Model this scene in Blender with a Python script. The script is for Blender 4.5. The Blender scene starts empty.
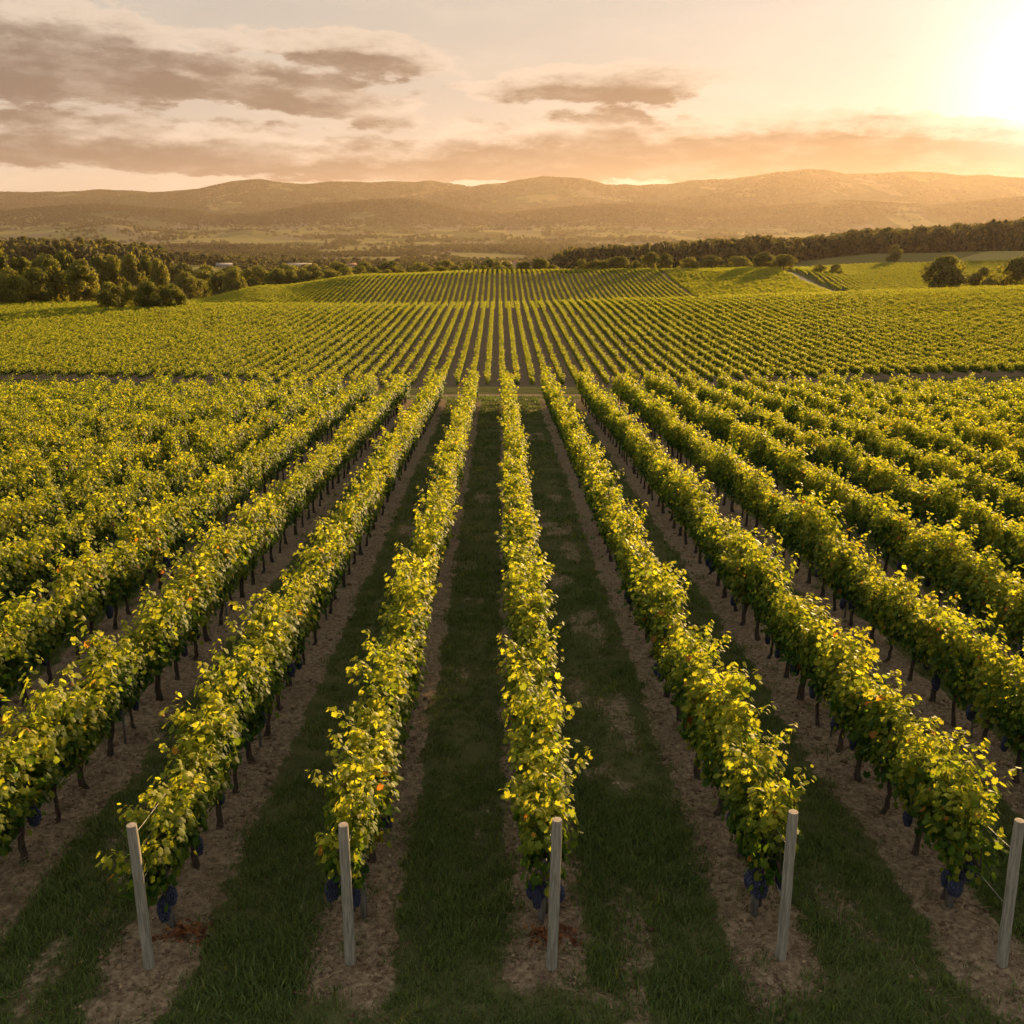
import bpy, math, random
import numpy as np
R = math.radians
rng = np.random.default_rng(11)
random.seed(5)
S = bpy.context.scene
COL = S.collection

# ------------------------------------------------------------------ camera, sky, sun, exposure
PITCH, YAW = R(15.2), R(0.75)
cd = bpy.data.cameras.new('camera')
cd.sensor_width = 36.0
cd.lens = 36.0 * 1000 / 1024
cd.clip_start, cd.clip_end = 0.1, 40000
cam = bpy.data.objects.new('camera', cd)
COL.objects.link(cam)
cam.location = (0, 0, 7.0)
cam.rotation_euler = (R(90) - PITCH, 0, -YAW)
S.camera = cam

SUN_EL, SUN_AZ = R(7.4), R(28.0)          # azimuth measured from +Y towards +X
SUN_DIR = (math.sin(SUN_AZ) * math.cos(SUN_EL), math.cos(SUN_AZ) * math.cos(SUN_EL), math.sin(SUN_EL))
sl = bpy.data.lights.new('sun', 'SUN')
sl.energy = 5.0
sl.angle = R(1.5)
sl.color = (1.0, 0.655, 0.30)
so = bpy.data.objects.new('sun', sl)
COL.objects.link(so)
so.rotation_euler = (R(90) - SUN_EL, 0, math.pi - SUN_AZ)
so.location = (200, 400, 90)
S.view_settings.view_transform = 'Standard'
S.view_settings.look = 'None'
S.view_settings.exposure = 1.78
S.view_settings.gamma = 1.0
S.cycles.use_denoising = True
S.cycles.max_bounces = 8
S.cycles.transparent_max_bounces = 8
S.cycles.volume_bounces = 0
S.cycles.transmission_bounces = 4
S.cycles.sample_clamp_indirect = 6


class NT:
    """small helper that writes node trees"""
    def __init__(self, tree):
        self.t = tree
        self.t.nodes.clear()
    def n(self, kind, **kw):
        nd = self.t.nodes.new(kind)
        for k, v in kw.items():
            setattr(nd, k, v)
        return nd
    def put(self, sock, v):
        if v is None:
            return
        if isinstance(v, bpy.types.NodeSocket):
            self.t.links.new(v, sock)
        else:
            sock.default_value = v
    def m(self, op, a, b=None, c=None, clamp=False):
        nd = self.n('ShaderNodeMath', operation=op, use_clamp=clamp)
        for i, v in enumerate((a, b, c)):
            self.put(nd.inputs[i], v)
        return nd.outputs[0]
    def vm(self, op, a, b=None):
        nd = self.n('ShaderNodeVectorMath', operation=op)
        self.put(nd.inputs[0], a)
        self.put(nd.inputs[1], b)
        return nd.outputs['Value'] if op in ('DOT_PRODUCT', 'LENGTH') else nd.outputs['Vector']
    def mix(self, fac, a, b, blend='MIX'):
        nd = self.n('ShaderNodeMix', data_type='RGBA', blend_type=blend)
        self.put(nd.inputs[0], fac)
        self.put(nd.inputs[6], a)
        self.put(nd.inputs[7], b)
        return nd.outputs[2]
    def smooth(self, v, lo, hi, a=0.0, b=1.0):
        nd = self.n('ShaderNodeMapRange', interpolation_type='SMOOTHSTEP')
        self.put(nd.inputs[0], v)
        for i, q in enumerate((lo, hi, a, b)):
            self.put(nd.inputs[1 + i], q)
        return nd.outputs[0]
    def noise(self, vec, scale, detail=4, rough=0.55, out='Fac', dist=0.0):
        nd = self.n('ShaderNodeTexNoise')
        if vec is not None:
            self.put(nd.inputs['Vector'], vec)
        nd.inputs['Scale'].default_value = scale
        nd.inputs['Detail'].default_value = detail
        nd.inputs['Roughness'].default_value = rough
        nd.inputs['Distortion'].default_value = dist
        return nd.outputs[out]
    def xyz(self, x, y, z):
        nd = self.n('ShaderNodeCombineXYZ')
        for i, v in enumerate((x, y, z)):
            self.put(nd.inputs[i], v)
        return nd.outputs[0]


def C4(r, g, b):
    return (r, g, b, 1.0)


# sky: Nishita plus procedural cloud banks laid out by direction (azimuth, elevation)
def img2sky(px, py):
    u, v = (px - 512) / 1000, (512 - py) / 1000
    fw = math.cos(PITCH) + v * math.sin(PITCH)
    up = v * math.cos(PITCH) - math.sin(PITCH)
    return math.atan2(u, fw) + YAW, math.atan2(up, math.hypot(u, fw))

CLOUDS = [  # centre x, y, half width, half height, weight, tilt  (picture units, turned into sky angles)
    (70, 62, 165, 27, 1.1, 0.02), (372, 57, 72, 22, 1.1, 0.08), (315, 97, 100, 23, 1.0, 0.14), (35, 14, 120, 20, 0.75, 0.05),
    (268, 40, 70, 12, 0.7, 0.0), (30, 92, 90, 14, 0.6, 0.05), (215, 90, 70, 14, 0.65, 0.10),
    (110, 142, 240, 25, 1.0, 0.03), (340, 160, 215, 20, 0.95, 0.02), (520, 158, 150, 22, 0.9, 0.0),
    (765, 147, 210, 33, 1.35, -0.02), (590, 148, 130, 26, 1.1, 0.05), (940, 152, 150, 27, 1.2, 0.0),
    (612, 83, 98, 21, 1.3, -0.03), (505, 90, 45, 10, 0.9, 0.05), (612, 115, 46, 9, 0.5, 0.0),
    (885, 116, 34, 6, 0.75, 0.0), (1180, 150, 160, 26, 0.9, 0.0), (-160, 60, 150, 26, 1.0, 0.0), (-180, 140, 160, 24, 1.0, 0.0),
    (1250, 70, 120, 14, 0.7, 0.0),
]


def cloud_group():
    g = bpy.data.node_groups.new('cloud_density', 'ShaderNodeTree')
    g.interface.new_socket('P', in_out='INPUT', socket_type='NodeSocketVector')
    g.interface.new_socket('D', in_out='OUTPUT', socket_type='NodeSocketFloat')
    w = NT(g)
    gi, go = w.n('NodeGroupInput'), w.n('NodeGroupOutput')
    P = gi.outputs[0]
    st = w.vm('MULTIPLY', P, (1.0, 3.0, 1.0))
    warp = w.noise(st, 16.0, 6, 0.62, 'Color')
    warp = w.vm('SUBTRACT', warp, (0.5, 0.5, 0.5))
    warp = w.vm('MULTIPLY', warp, (0.060, 0.030, 0.0))
    Q = w.vm('ADD', P, warp)
    sx = w.n('ShaderNodeSeparateXYZ')
    w.put(sx.inputs[0], Q)
    X, Y = sx.outputs[0], sx.outputs[1]
    tot = None
    for cx, cy, hw, hh, wt, tilt in CLOUDS:
        az, el = img2sky(cx, cy)
        ax, ay = hw / 1000 * 0.92, hh / 1000 * 0.72
        dx = w.m('SUBTRACT', X, az)
        dy = w.m('SUBTRACT', Y, el)
        if tilt:
            dy = w.m('MULTIPLY_ADD', dx, tilt, dy)
        dx = w.m('DIVIDE', dx, ax)
        dy = w.m('DIVIDE', dy, ay)
        r2 = w.m('MULTIPLY_ADD', dx, dx, w.m('MULTIPLY', dy, dy))
        e = w.m('MULTIPLY', w.m('EXPONENT', w.m('MULTIPLY', w.m('MULTIPLY', r2, r2), -0.55)), wt)
        tot = e if tot is None else w.m('ADD', tot, w.m('MULTIPLY', e, w.m('SUBTRACT', 1.25, tot, clamp=True)))
    nz = w.noise(st, 21.0, 10, 0.64)
    d = w.m('ADD', tot, w.m('MULTIPLY', w.m('SUBTRACT', nz, 0.5), 1.9))
    w.put(go.inputs[0], d)
    return g


W = bpy.data.worlds.new('World')
S.world = W
W.use_nodes = True
w = NT(W.node_tree)
sky = w.n('ShaderNodeTexSky', sky_type='NISHITA')
sky.sun_disc = False
sky.sun_elevation = SUN_EL
sky.sun_rotation = SUN_AZ
sky.altitude = 200
sky.air_density = 1.3
sky.dust_density = 3.0
sky.ozone_density = 1.0
tc = w.n('ShaderNodeTexCoord')
D = w.vm('NORMALIZE', tc.outputs['Generated'])
sx = w.n('ShaderNodeSeparateXYZ')
w.put(sx.inputs[0], D)
az = w.m('ARCTAN2', sx.outputs[0], sx.outputs[1])
el = w.m('ARCSINE', sx.outputs[2])
P0 = w.xyz(az, el, 0.0)
P1 = w.xyz(w.m('ADD', az, 0.006), w.m('ADD', el, 0.019), 0.0)
cg = cloud_group()
dens = []
for P in (P0, P1):
    gn = w.n('ShaderNodeGroup', node_tree=cg)
    w.put(gn.inputs[0], P)
    dens.append(gn.outputs[0])
d0, d1 = dens
cosang = w.vm('DOT_PRODUCT', D, SUN_DIR)
ang = w.m('ARCCOSINE', w.m('MINIMUM', cosang, 0.99999))
glow_a = w.m('EXPONENT', w.m('MULTIPLY', ang, -1 / 0.16))
glow_b = w.m('EXPONENT', w.m('MULTIPLY', w.m('MULTIPLY', ang, ang), -1 / 0.0055))
# thin high veil, lighter wisps
st = w.vm('MULTIPLY', P0, (1.0, 3.4, 1.0))
veil = w.smooth(w.noise(st, 7.0, 6, 0.6), 0.40, 0.72)
low = w.m('EXPONENT', w.m('MULTIPLY', w.m('ABSOLUTE', el), -1 / 0.16))
high = w.smooth(el, 0.30, 0.75)  # overhead sky out of view, brightened to add fill light
clear = w.mix(low, w.mix(high, C4(6.3, 6.1, 5.5), C4(9.5, 9.9, 9.8)), C4(7.2, 5.4, 3.8))
clear = w.mix(0.97, sky.outputs[0], clear)
clear = w.mix(w.m('MULTIPLY', veil, 0.30), clear, C4(9.6, 8.0, 6.0))
lit = w.mix(glow_a, C4(8.6, 7.0, 5.4), C4(8.5, 7.0, 5.2))
dark = w.mix(glow_a, C4(2.5, 1.82, 1.45), C4(1.0, 0.6, 0.3))
core = w.smooth(w.m('ADD', w.m('MULTIPLY', d1, 0.6), w.m('MULTIPLY', d0, 0.4)), 0.22, 1.0)
bil = w.noise(w.vm('ADD', st, (3.1, 1.7, 0.0)), 13.0, 7, 0.62)
core = w.m('MULTIPLY', core, w.smooth(bil, 0.30, 0.56, 0.68, 1.0))
ccol = w.mix(core, lit, dark)
mask = w.smooth(d0, 0.20, 0.58)
gl = w.n('ShaderNodeVectorMath', operation='SCALE')
w.put(gl.inputs[0], (4.6, 4.8, 4.6))
w.put(gl.inputs[3], glow_a)
gl2 = w.n('ShaderNodeVectorMath', operation='SCALE')
w.put(gl2.inputs[0], (6.0, 6.0, 5.6))
w.put(gl2.inputs[3], glow_b)
clear = w.vm('ADD', clear, gl.outputs[0])
col = w.mix(w.m('MULTIPLY', mask, 0.97), clear, ccol)
addg = w.vm('MULTIPLY', w.vm('ADD', col, gl2.outputs[0]), (0.485, 0.495, 0.515))
bg = w.n('ShaderNodeBackground')
w.put(bg.inputs[0], addg)
bg.inputs[1].default_value = 0.05
w.t.links.new(bg.outputs[0], w.n('ShaderNodeOutputWorld').inputs[0])
W.cycles.sampling_method = 'MANUAL'
W.cycles.sample_map_resolution = 1024


# ------------------------------------------------------------------ helpers
def px2t(px, py=270):
    return math.tan(img2sky(px, py)[0])

def mesh_np(name, V, F, mat=None, smooth=False, attrs=None):
    """V (n,3); F (m,k) array or a list of such arrays -> mesh"""
    Fs = F if isinstance(F, list) else [F]
    me = bpy.data.meshes.new(name)
    V = np.ascontiguousarray(V, dtype=np.float32)
    me.vertices.add(len(V))
    me.vertices.foreach_set('co', V.ravel())
    loops = np.concatenate([f.ravel() for f in Fs]).astype(np.int32)
    sizes = np.concatenate([np.full(len(f), f.shape[1], np.int32) for f in Fs])
    starts = np.concatenate([[0], np.cumsum(sizes)[:-1]]).astype(np.int32)
    me.loops.add(len(loops))
    me.loops.foreach_set('vertex_index', loops)
    me.polygons.add(len(sizes))
    me.polygons.foreach_set('loop_start', starts)
    me.polygons.foreach_set('loop_total', sizes)
    if smooth:
        me.polygons.foreach_set('use_smooth', np.ones(len(sizes), bool))
    for k, a in (attrs or {}).items():
        at = me.attributes.new(k, 'FLOAT', 'POINT')
        at.data.foreach_set('value', np.ascontiguousarray(a, dtype=np.float32))
    me.update(calc_edges=True)
    if mat:
        me.materials.append(mat)
    return me

def ob(name, data, parent=None, loc=(0, 0, 0)):
    o = bpy.data.objects.new(name, data)
    COL.objects.link(o)
    o.location = loc
    if parent:
        o.parent = parent
    return o

def tag(o, label=None, cat=None, group=None, kind=None):
    for k, v in (('label', label), ('category', cat), ('group', group), ('kind', kind)):
        if v:
            o[k] = v
    return o

def thing(name, label, cat, loc, rz=0, group=None):
    o = ob(name, None, None, loc)
    o.rotation_euler = (0, 0, rz)
    o.empty_display_size = 0.2
    return tag(o, label, cat, group)

class MB:
    """collects vertices and faces"""
    def __init__(self):
        self.V, self.F, self.n = [], {}, 0
    def add(self, V, F):
        V = np.asarray(V, float)
        F = np.asarray(F, int)
        self.V.append(V)
        self.F.setdefault(F.shape[1], []).append(F + self.n)
        self.n += len(V)
    def box(self, c, s, rz=0):
        x, y, z = np.array(s) / 2
        V = np.array([(a * x, b * y, d * z) for a in (-1, 1) for b in (-1, 1) for d in (-1, 1)], float)
        ca, sa = math.cos(rz), math.sin(rz)
        V[:, :2] = V[:, :2] @ np.array([[ca, sa], [-sa, ca]])
        self.add(V + np.array(c), [(0, 1, 3, 2), (4, 6, 7, 5), (0, 4, 5, 1), (2, 3, 7, 6), (0, 2, 6, 4), (1, 5, 7, 3)])
    def tube(self, pts, rad, n=8, caps=True, jit=0.0):
        pts = np.asarray(pts, float)
        k = len(pts)
        rad = np.full(k, rad) if np.isscalar(rad) else np.asarray(rad)
        T = np.gradient(pts, axis=0)
        T /= np.linalg.norm(T, axis=1)[:, None] + 1e-9
        ref = np.array([0.13, 0.97, 0.2]) if abs(T[0, 2]) > 0.5 else np.array([0, 0.1, 1.0])
        a = np.cross(T, ref)
        a /= np.linalg.norm(a, axis=1)[:, None] + 1e-9
        b = np.cross(T, a)
        th = np.linspace(0, 2 * np.pi, n, endpoint=False)
        ring = a[:, None] * np.cos(th)[None, :, None] + b[:, None] * np.sin(th)[None, :, None]
        rr = rad[:, None, None] * (1 + jit * rng.normal(size=(k, n, 1)))
        V = (pts[:, None] + ring * rr).reshape(-1, 3)
        i, j = np.meshgrid(np.arange(k - 1), np.arange(n), indexing='ij')
        F = np.stack([i * n + j, i * n + (j + 1) % n, (i + 1) * n + (j + 1) % n, (i + 1) * n + j], -1).reshape(-1, 4)
        self.add(V, F)
        if caps:
            base = self.n - k * n
            V2 = np.array([pts[0], pts[-1]])
            m0 = self.n
            self.V.append(V2)
            self.n += 2
            t = np.arange(n)
            f = np.concatenate([np.stack([np.full(n, m0), base + (t + 1) % n, base + t], -1),
                                np.stack([np.full(n, m0 + 1), base + (k - 1) * n + t, base + (k - 1) * n + (t + 1) % n], -1)])
            self.F.setdefault(3, []).append(f)
    def mesh(self, name, mat=None, smooth=False, attrs=None):
        return mesh_np(name, np.concatenate(self.V), [np.concatenate(v) for v in self.F.values()], mat, smooth, attrs)

# value noise on numpy arrays
_tab = rng.random((257, 257))
def vnoise(x, y):
    xi, yi = np.floor(x).astype(int), np.floor(y).astype(int)
    fx, fy = x - xi, y - yi
    fx, fy = fx * fx * (3 - 2 * fx), fy * fy * (3 - 2 * fy)
    g = lambda a, b: _tab[np.mod(a, 256), np.mod(b, 256)]
    return (g(xi, yi) * (1 - fx) + g(xi + 1, yi) * fx) * (1 - fy) + (g(xi, yi + 1) * (1 - fx) + g(xi + 1, yi + 1) * fx) * fy
def fbm(x, y, o=4, g=0.5):
    s, a, n = 0, 1.0, 0
    for i in range(o):
        s = s + a * vnoise(x * 2 ** i + 17.3 * i, y * 2 ** i + 5.1 * i)
        n += a
        a *= g
    return s / n - 0.5

# ------------------------------------------------------------------ terrain
DK = np.array([0, 9, 30, 64, 67.5, 100, 147, 215, 283, 310, 350, 420, 470, 500, 560, 650, 800, 1200, 2000, 3000, 4400, 6200.])
TK = np.array([-0.5, -0.3, -0.22, -0.12, 0.0, 0.15, 0.27, 0.38, 0.5])
def _drop(d, py, off=0.0):
    """height below the camera of ground whose cover (off high) shows at picture height py at distance d"""
    return d * np.tan(PITCH - np.arctan((512 - np.asarray(py, float)) / 1000)) + off
_c = 1.65
_rows = {
    0: np.full(9, 7.0), 9: np.full(9, 7.40), 30: np.full(9, 8.35),
    64: np.array([10.30, 10.16, 10.04, 9.94, 9.88, 9.94, 10.10, 10.22, 10.32]),
    67.5: np.array([10.55, 10.4, 10.25, 10.1, 10.02, 10.1, 10.3, 10.45, 10.55]),
    147: _drop(147, [378, 382, 385, 388, 388, 388, 384, 380, 377]),
    283: _drop(283, [302, 303.5, 304, 304, 303, 299, 295, 291, 287], _c),
    350: _drop(350, [309, 310, 310, 309, 308, 304, 300, 298, 294], _c),
    420: _drop(420, [310, 303, 293, 286, 285, 283, 281, 288, 292], _c),
    470: _drop(470, [310, 298, 285, 274, 270, 269, 268, 281, 286], _c),
    500: _drop(500, [311, 300, 287, 276, 271, 270, 266.5, 277, 281], _c),
    560: np.array([31, 30, 28, 25, 24, 22, 17.5, 0, 0]) + np.array([0] * 7 + list(_drop(560, [270, 271], _c))),
    650: np.array([33, 33, 32, 30, 29, 25, 18, 0, 0]) + np.array([0] * 7 + list(_drop(650, [262, 259], _c))),
    800: np.array([36, 37, 37, 36, 34, 25, 16, 9.5, 7.5]),
    1200: np.array([25, 30, 40, 43, 42, 38, 32, 26, 24]),
    2000: np.full(9, 45.0), 3000: np.full(9, 42.0), 4400: np.full(9, 8.0), 6200: np.full(9, -58.0)}
_rows[100] = _rows[67.5] + (_rows[147] - _rows[67.5]) * 0.40
_rows[215] = _rows[147] * 0.48 + _rows[283] * 0.52 + 0.35
_rows[310] = _rows[283] + 1.6
HK = np.stack([_rows[float(d) if d == 67.5 else int(d)] for d in DK], 1)
def _slopes():
    M = np.zeros_like(HK)
    h = np.diff(DK)
    for i in range(len(TK)):
        d = np.diff(HK[i]) / h
        for k in range(1, len(DK) - 1):
            if d[k - 1] * d[k] > 0:
                w1, w2 = 2 * h[k] + h[k - 1], h[k] + 2 * h[k - 1]
                M[i, k] = (w1 + w2) / (w1 / d[k - 1] + w2 / d[k])
        M[i, 0], M[i, -1] = d[0], d[-1]
    return M
MK = _slopes()
def H0(x, y):
    """smooth ground height at world x, y (camera at height 7 over the origin)"""
    x, y = np.asarray(x, float), np.asarray(y, float)
    d = np.clip(y, 0, 6200)
    t = np.clip(x / np.maximum(d, 12.0), TK[0], TK[-1])
    k = np.clip(np.searchsorted(DK, d, side='right') - 1, 0, len(DK) - 2)
    h = DK[k + 1] - DK[k]
    s = (d - DK[k]) / h
    a0, a1, a2, a3 = 2 * s**3 - 3 * s**2 + 1, s**3 - 2 * s**2 + s, -2 * s**3 + 3 * s**2, s**3 - s**2
    i = np.clip(np.searchsorted(TK, t, side='right') - 1, 0, len(TK) - 2)
    u = (t - TK[i]) / (TK[i + 1] - TK[i])
    u = u * u * (3 - 2 * u)
    def ev(ii):
        return a0 * HK[ii, k] + a1 * h * MK[ii, k] + a2 * HK[ii, k + 1] + a3 * h * MK[ii, k + 1]
    return 7.0 - (ev(i) * (1 - u) + ev(i + 1) * u)

RIDGE_FAR_X = np.array([-300, 0, 60, 100, 150, 200, 230, 262, 300, 330, 370, 400, 430, 470, 500, 530, 560, 580, 605, 640, 690, 730, 770, 800, 850, 900, 960, 1024, 1300])
RIDGE_FAR_Y = np.array([190, 194, 192, 191, 192, 189, 184, 181, 184, 184, 183, 181, 182, 188, 186, 182, 180, 180, 186, 188, 183, 181, 176, 174, 175, 174, 175, 177, 182])
RIDGE_MID_X = np.array([-300, 0, 70, 120, 170, 230, 270, 320, 370, 410, 470, 520, 590, 640, 700, 780, 850, 930, 1024, 1300])
RIDGE_MID_Y = np.array([213, 211, 206, 207, 211, 216, 213, 203, 199, 201, 213, 211, 205, 204, 211, 206, 201, 205, 199, 204])
RIDGE_LOW_X = np.array([-300, 0, 50, 110, 150, 200, 250, 300, 350, 420, 480, 560, 640, 720, 800, 900, 1024, 1300])
RIDGE_LOW_Y = np.array([232, 234, 229, 226, 231, 236, 230, 236, 240, 234, 239, 240, 234, 231, 237, 231, 228, 230])
def ridge(X, Yp, d, t):
    """crest height of a ridge at distance d, from its skyline in the picture"""
    tt = np.array([px2t(x, 200) for x in X])
    yy = np.interp(t, tt, Yp)
    v = (512 - yy) / 1000
    fw = np.cos(PITCH) + v * np.sin(PITCH)
    return 7.0 + d * (v * np.cos(PITCH) - np.sin(PITCH)) / fw

def H(x, y):
    x, y = np.asarray(x, float), np.asarray(y, float)
    z = H0(x, y)
    far = y > 600
    if np.any(far):
        t = x / np.maximum(y, 12.0)
        n = fbm(x / 700, y / 700, 5)
        z = z + np.where(far, np.clip((y - 600) / 1500, 0, 1) * 18 * n, 0)
        for X, Yp, d, wd in ((RIDGE_LOW_X, RIDGE_LOW_Y, 5300., 1000.), (RIDGE_MID_X, RIDGE_MID_Y, 7300., 1500.), (RIDGE_FAR_X, RIDGE_FAR_Y, 10600., 2300.)):
            c = ridge(X, Yp, d, t)
            dd = (y - d) / wd + 0.55 * fbm(x / 1400 + 9, y / 1400 + d, 3)
            prof = np.where(y > d, np.exp(-((y - d) / wd) ** 2 * 0.6), np.exp(-np.abs(dd) ** 1.6 * 1.1))
            prof = np.where(np.abs(y - d) < wd * 0.25, 1 - (1 - prof) * np.clip(np.abs(y - d) / (wd * 0.25), 0, 1), prof)
            hill = c * prof - (1 - prof) * 120 + prof * (fbm(x / 520, y / 520, 4) * 80 * d / 10600)
            z = np.where(far & (y > d - 2.2 * wd), np.maximum(z, np.where(hill > z, hill, z)), z)
    return z

ROWX = {-1: -3.72, 0: -1.60, 1: 0.50, 2: 2.92, 3: 5.18}
def rowx(k):
    if k in ROWX:
        return ROWX[k]
    return ROWX[3] + 2.2 * (k - 3) if k > 3 else ROWX[-1] + 2.15 * (k + 1)
ROWS = np.array([rowx(k) for k in range(-30, 36)])

def row_dist(x):
    return np.min(np.abs(np.asarray(x)[..., None] - ROWS), axis=-1)

T_BOUND = 72.0                            # right edge of the third field's straight rows
def track_x(y):                           # centre line of the pale farm track on the right
    return np.interp(y, [330, 365, 420, 480, 530, 620], [136, 131, 132, 131, 120, 90])

def zone_masks(x, y):
    """soil, path, tint masks for the ground sheet"""
    n1, n2 = fbm(x * 1.3, y * 1.3, 3), fbm(x * 5, y * 5, 3)
    dx = row_dist(x)
    f1 = (y < 64.5)
    start = 8.1 + 0.25 * np.sin(x * 2.1) + 0.5 * n1
    s = np.clip((0.53 + 0.26 * n1 + 0.22 * n2 - dx) / 0.16, 0, 1)
    tip = np.clip((y - start) / 0.35 - np.clip(dx - 0.2, 0, 1) * 1.5, 0, 1)
    patch = np.clip((fbm(x * 0.9 + 40, y * 0.9, 4) - 0.17) / 0.07, 0, 1) * np.clip((8.9 - y) / 0.6, 0, 1) * 0.8
    worn = np.clip((fbm(x * 1.5 + 9, y * 0.6, 3) - 0.07) / 0.12, 0, 1) * 0.55 * np.clip((dx - 0.5) / 0.3, 0, 1)
    soil = np.where(f1, np.maximum(np.maximum(s * tip, patch), worn), 0)
    lane = np.clip(1 - np.abs(y - 66.6 - 0.3 * n1) / 0.9, 0, 1)
    soil = np.maximum(soil, np.clip(lane * 1.6, 0, 1) * 0.9)
    s2 = np.clip((0.62 + 0.35 * n1 - dx) / 0.3, 0, 1)
    soil = np.where((y > 146) & (y < 300), np.maximum(soil, np.clip(0.62 + 0.5 * s2 + 0.5 * n1, 0, 1)), soil)
    soil = np.where((y >= 335) & (y < 485) & (x < track_x(y)), np.clip(s2 * 0.4 + 0.65 + 0.5 * n1, 0, 1), soil)
    path = np.clip((2.6 - np.abs(x - track_x(y)) + 0.8 * n1) / 0.8, 0, 1) * (y > 340) * (y < 560)
    pd = np.hypot((x + 94.0) / 9, (y - 305) / 9)
    path = np.maximum(path, np.clip((1.1 - pd + 0.6 * n1) / 0.3, 0, 1))
    return soil, path

def near_relief(x, y):
    """mounds under the rows, clods and wheel marks, only close to the camera"""
    dx = row_dist(x)
    start = np.clip((y - 8.0) / 0.8, 0, 1)
    k = np.clip((30 - y) / 8, 0, 1)
    mound = 0.06 * np.exp(-(dx / 0.36) ** 2) * start
    soil, _ = zone_masks(x, y)
    cl = soil * (0.11 * fbm(x * 3.6, y * 3.6, 4, 0.6) + 0.085 * np.abs(fbm(x * 11, y * 11, 3, 0.6)))
    gr = (1 - soil) * 0.06 * fbm(x * 2.2, y * 2.2, 3)
    return mound * np.clip((66 - y) / 3, 0, 1) * (y > 5) + k * (cl + gr)

def ground_z(x, y):
    return H(x, y) + near_relief(np.asarray(x, float), np.asarray(y, float))
def gz(x, y):
    return float(ground_z(np.array([x]), np.array([y]))[0])


# ------------------------------------------------------------------ materials
MATS = {}
def material(name):
    m = bpy.data.materials.new(name)
    m.use_nodes = True
    w = NT(m.node_tree)
    out = w.n('ShaderNodeOutputMaterial')
    MATS[name] = m
    return m, w, out

def principled(w, out, col, rough=0.9, spec=0.2, normal=None):
    b = w.n('ShaderNodeBsdfPrincipled')
    w.put(b.inputs['Base Color'], col)
    w.put(b.inputs['Roughness'], rough)
    b.inputs['Specular IOR Level'].default_value = spec
    if normal is not None:
        w.put(b.inputs['Normal'], normal)
    w.t.links.new(b.outputs[0], out.inputs[0])
    return b

def bump(w, h, strength, dist):
    b = w.n('ShaderNodeBump')
    b.inputs['Strength'].default_value = strength
    b.inputs['Distance'].default_value = dist
    w.put(b.inputs['Height'], h)
    return b.outputs[0]

def attr(w, name, out='Fac'):
    return w.n('ShaderNodeAttribute', attribute_name=name).outputs[out]

def mat_ground():
    m, w, out = material('ground')
    P = w.n('ShaderNodeNewGeometry').outputs['Position']
    soil, path, far = attr(w, 'soil'), attr(w, 'path'), attr(w, 'far')
    n1 = w.noise(P, 1.1, 6, 0.6)
    n2 = w.noise(P, 14, 5, 0.65)
    n3 = w.noise(P, 60, 3, 0.6)
    sc = w.mix(w.smooth(n2, 0.35, 0.7), C4(0.120, 0.083, 0.050), C4(0.255, 0.182, 0.112))
    sc = w.mix(w.m('MULTIPLY', w.smooth(n3, 0.56, 0.72), 0.6), sc, C4(0.31, 0.23, 0.145))
    sc = w.mix(w.m('MULTIPLY', w.smooth(n1, 0.5, 0.75), 0.5), sc, C4(0.075, 0.048, 0.030))
    gc = w.mix(w.smooth(n1, 0.3, 0.7), C4(0.052, 0.056, 0.020), C4(0.090, 0.085, 0.034))
    gc = w.mix(w.m('MULTIPLY', w.smooth(n2, 0.5, 0.75), 0.35), gc, C4(0.10, 0.07, 0.035))
    c = w.mix(w.smooth(w.m('ADD', soil, w.m('MULTIPLY', w.m('SUBTRACT', n2, 0.5), 0.6)), 0.35, 0.65), gc, sc)
    # far country: patchwork of fields and wooded slopes
    vor = w.n('ShaderNodeTexVoronoi')
    st = w.vm('MULTIPLY', P, (0.0042, 0.0022, 0.0))
    w.put(vor.inputs['Vector'], st)
    vor.inputs['Scale'].default_value = 1.0
    hue = w.n('ShaderNodeSeparateColor')
    w.put(hue.inputs[0], vor.outputs['Color'])
    fc = w.mix(w.smooth(hue.outputs[0], 0.3, 0.6), C4(0.095, 0.085, 0.030), C4(0.19, 0.155, 0.055))
    fc = w.mix(w.smooth(hue.outputs[1], 0.7, 0.8), fc, C4(0.15, 0.115, 0.065))
    wood = w.noise(P, 0.016, 6, 0.7)
    sz = w.n('ShaderNodeSeparateXYZ')
    w.put(sz.inputs[0], P)
    wl = w.mix(w.smooth(wood, 0.3, 0.7), C4(0.022, 0.030, 0.012), C4(0.060, 0.062, 0.025))
    clearing = w.smooth(w.noise(P, 0.0021, 4, 0.6), 0.55, 0.62)
    hilly = w.m('MULTIPLY', w.smooth(sz.outputs[2], 90.0, 190.0), w.m('SUBTRACT', 1.0, w.m('MULTIPLY', clearing, 0.7)))
    fc = w.mix(hilly, fc, wl)
    c = w.mix(far, c, fc)
    c = w.mix(path, c, w.mix(n2, C4(0.30, 0.21, 0.13), C4(0.48, 0.37, 0.25)))
    h = w.m('ADD', w.m('MULTIPLY', n2, 0.6), w.m('MULTIPLY', n3, 0.4))
    principled(w, out, c, 1.0, 0.0, bump(w, h, 0.9, 0.05))
    return m

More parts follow.
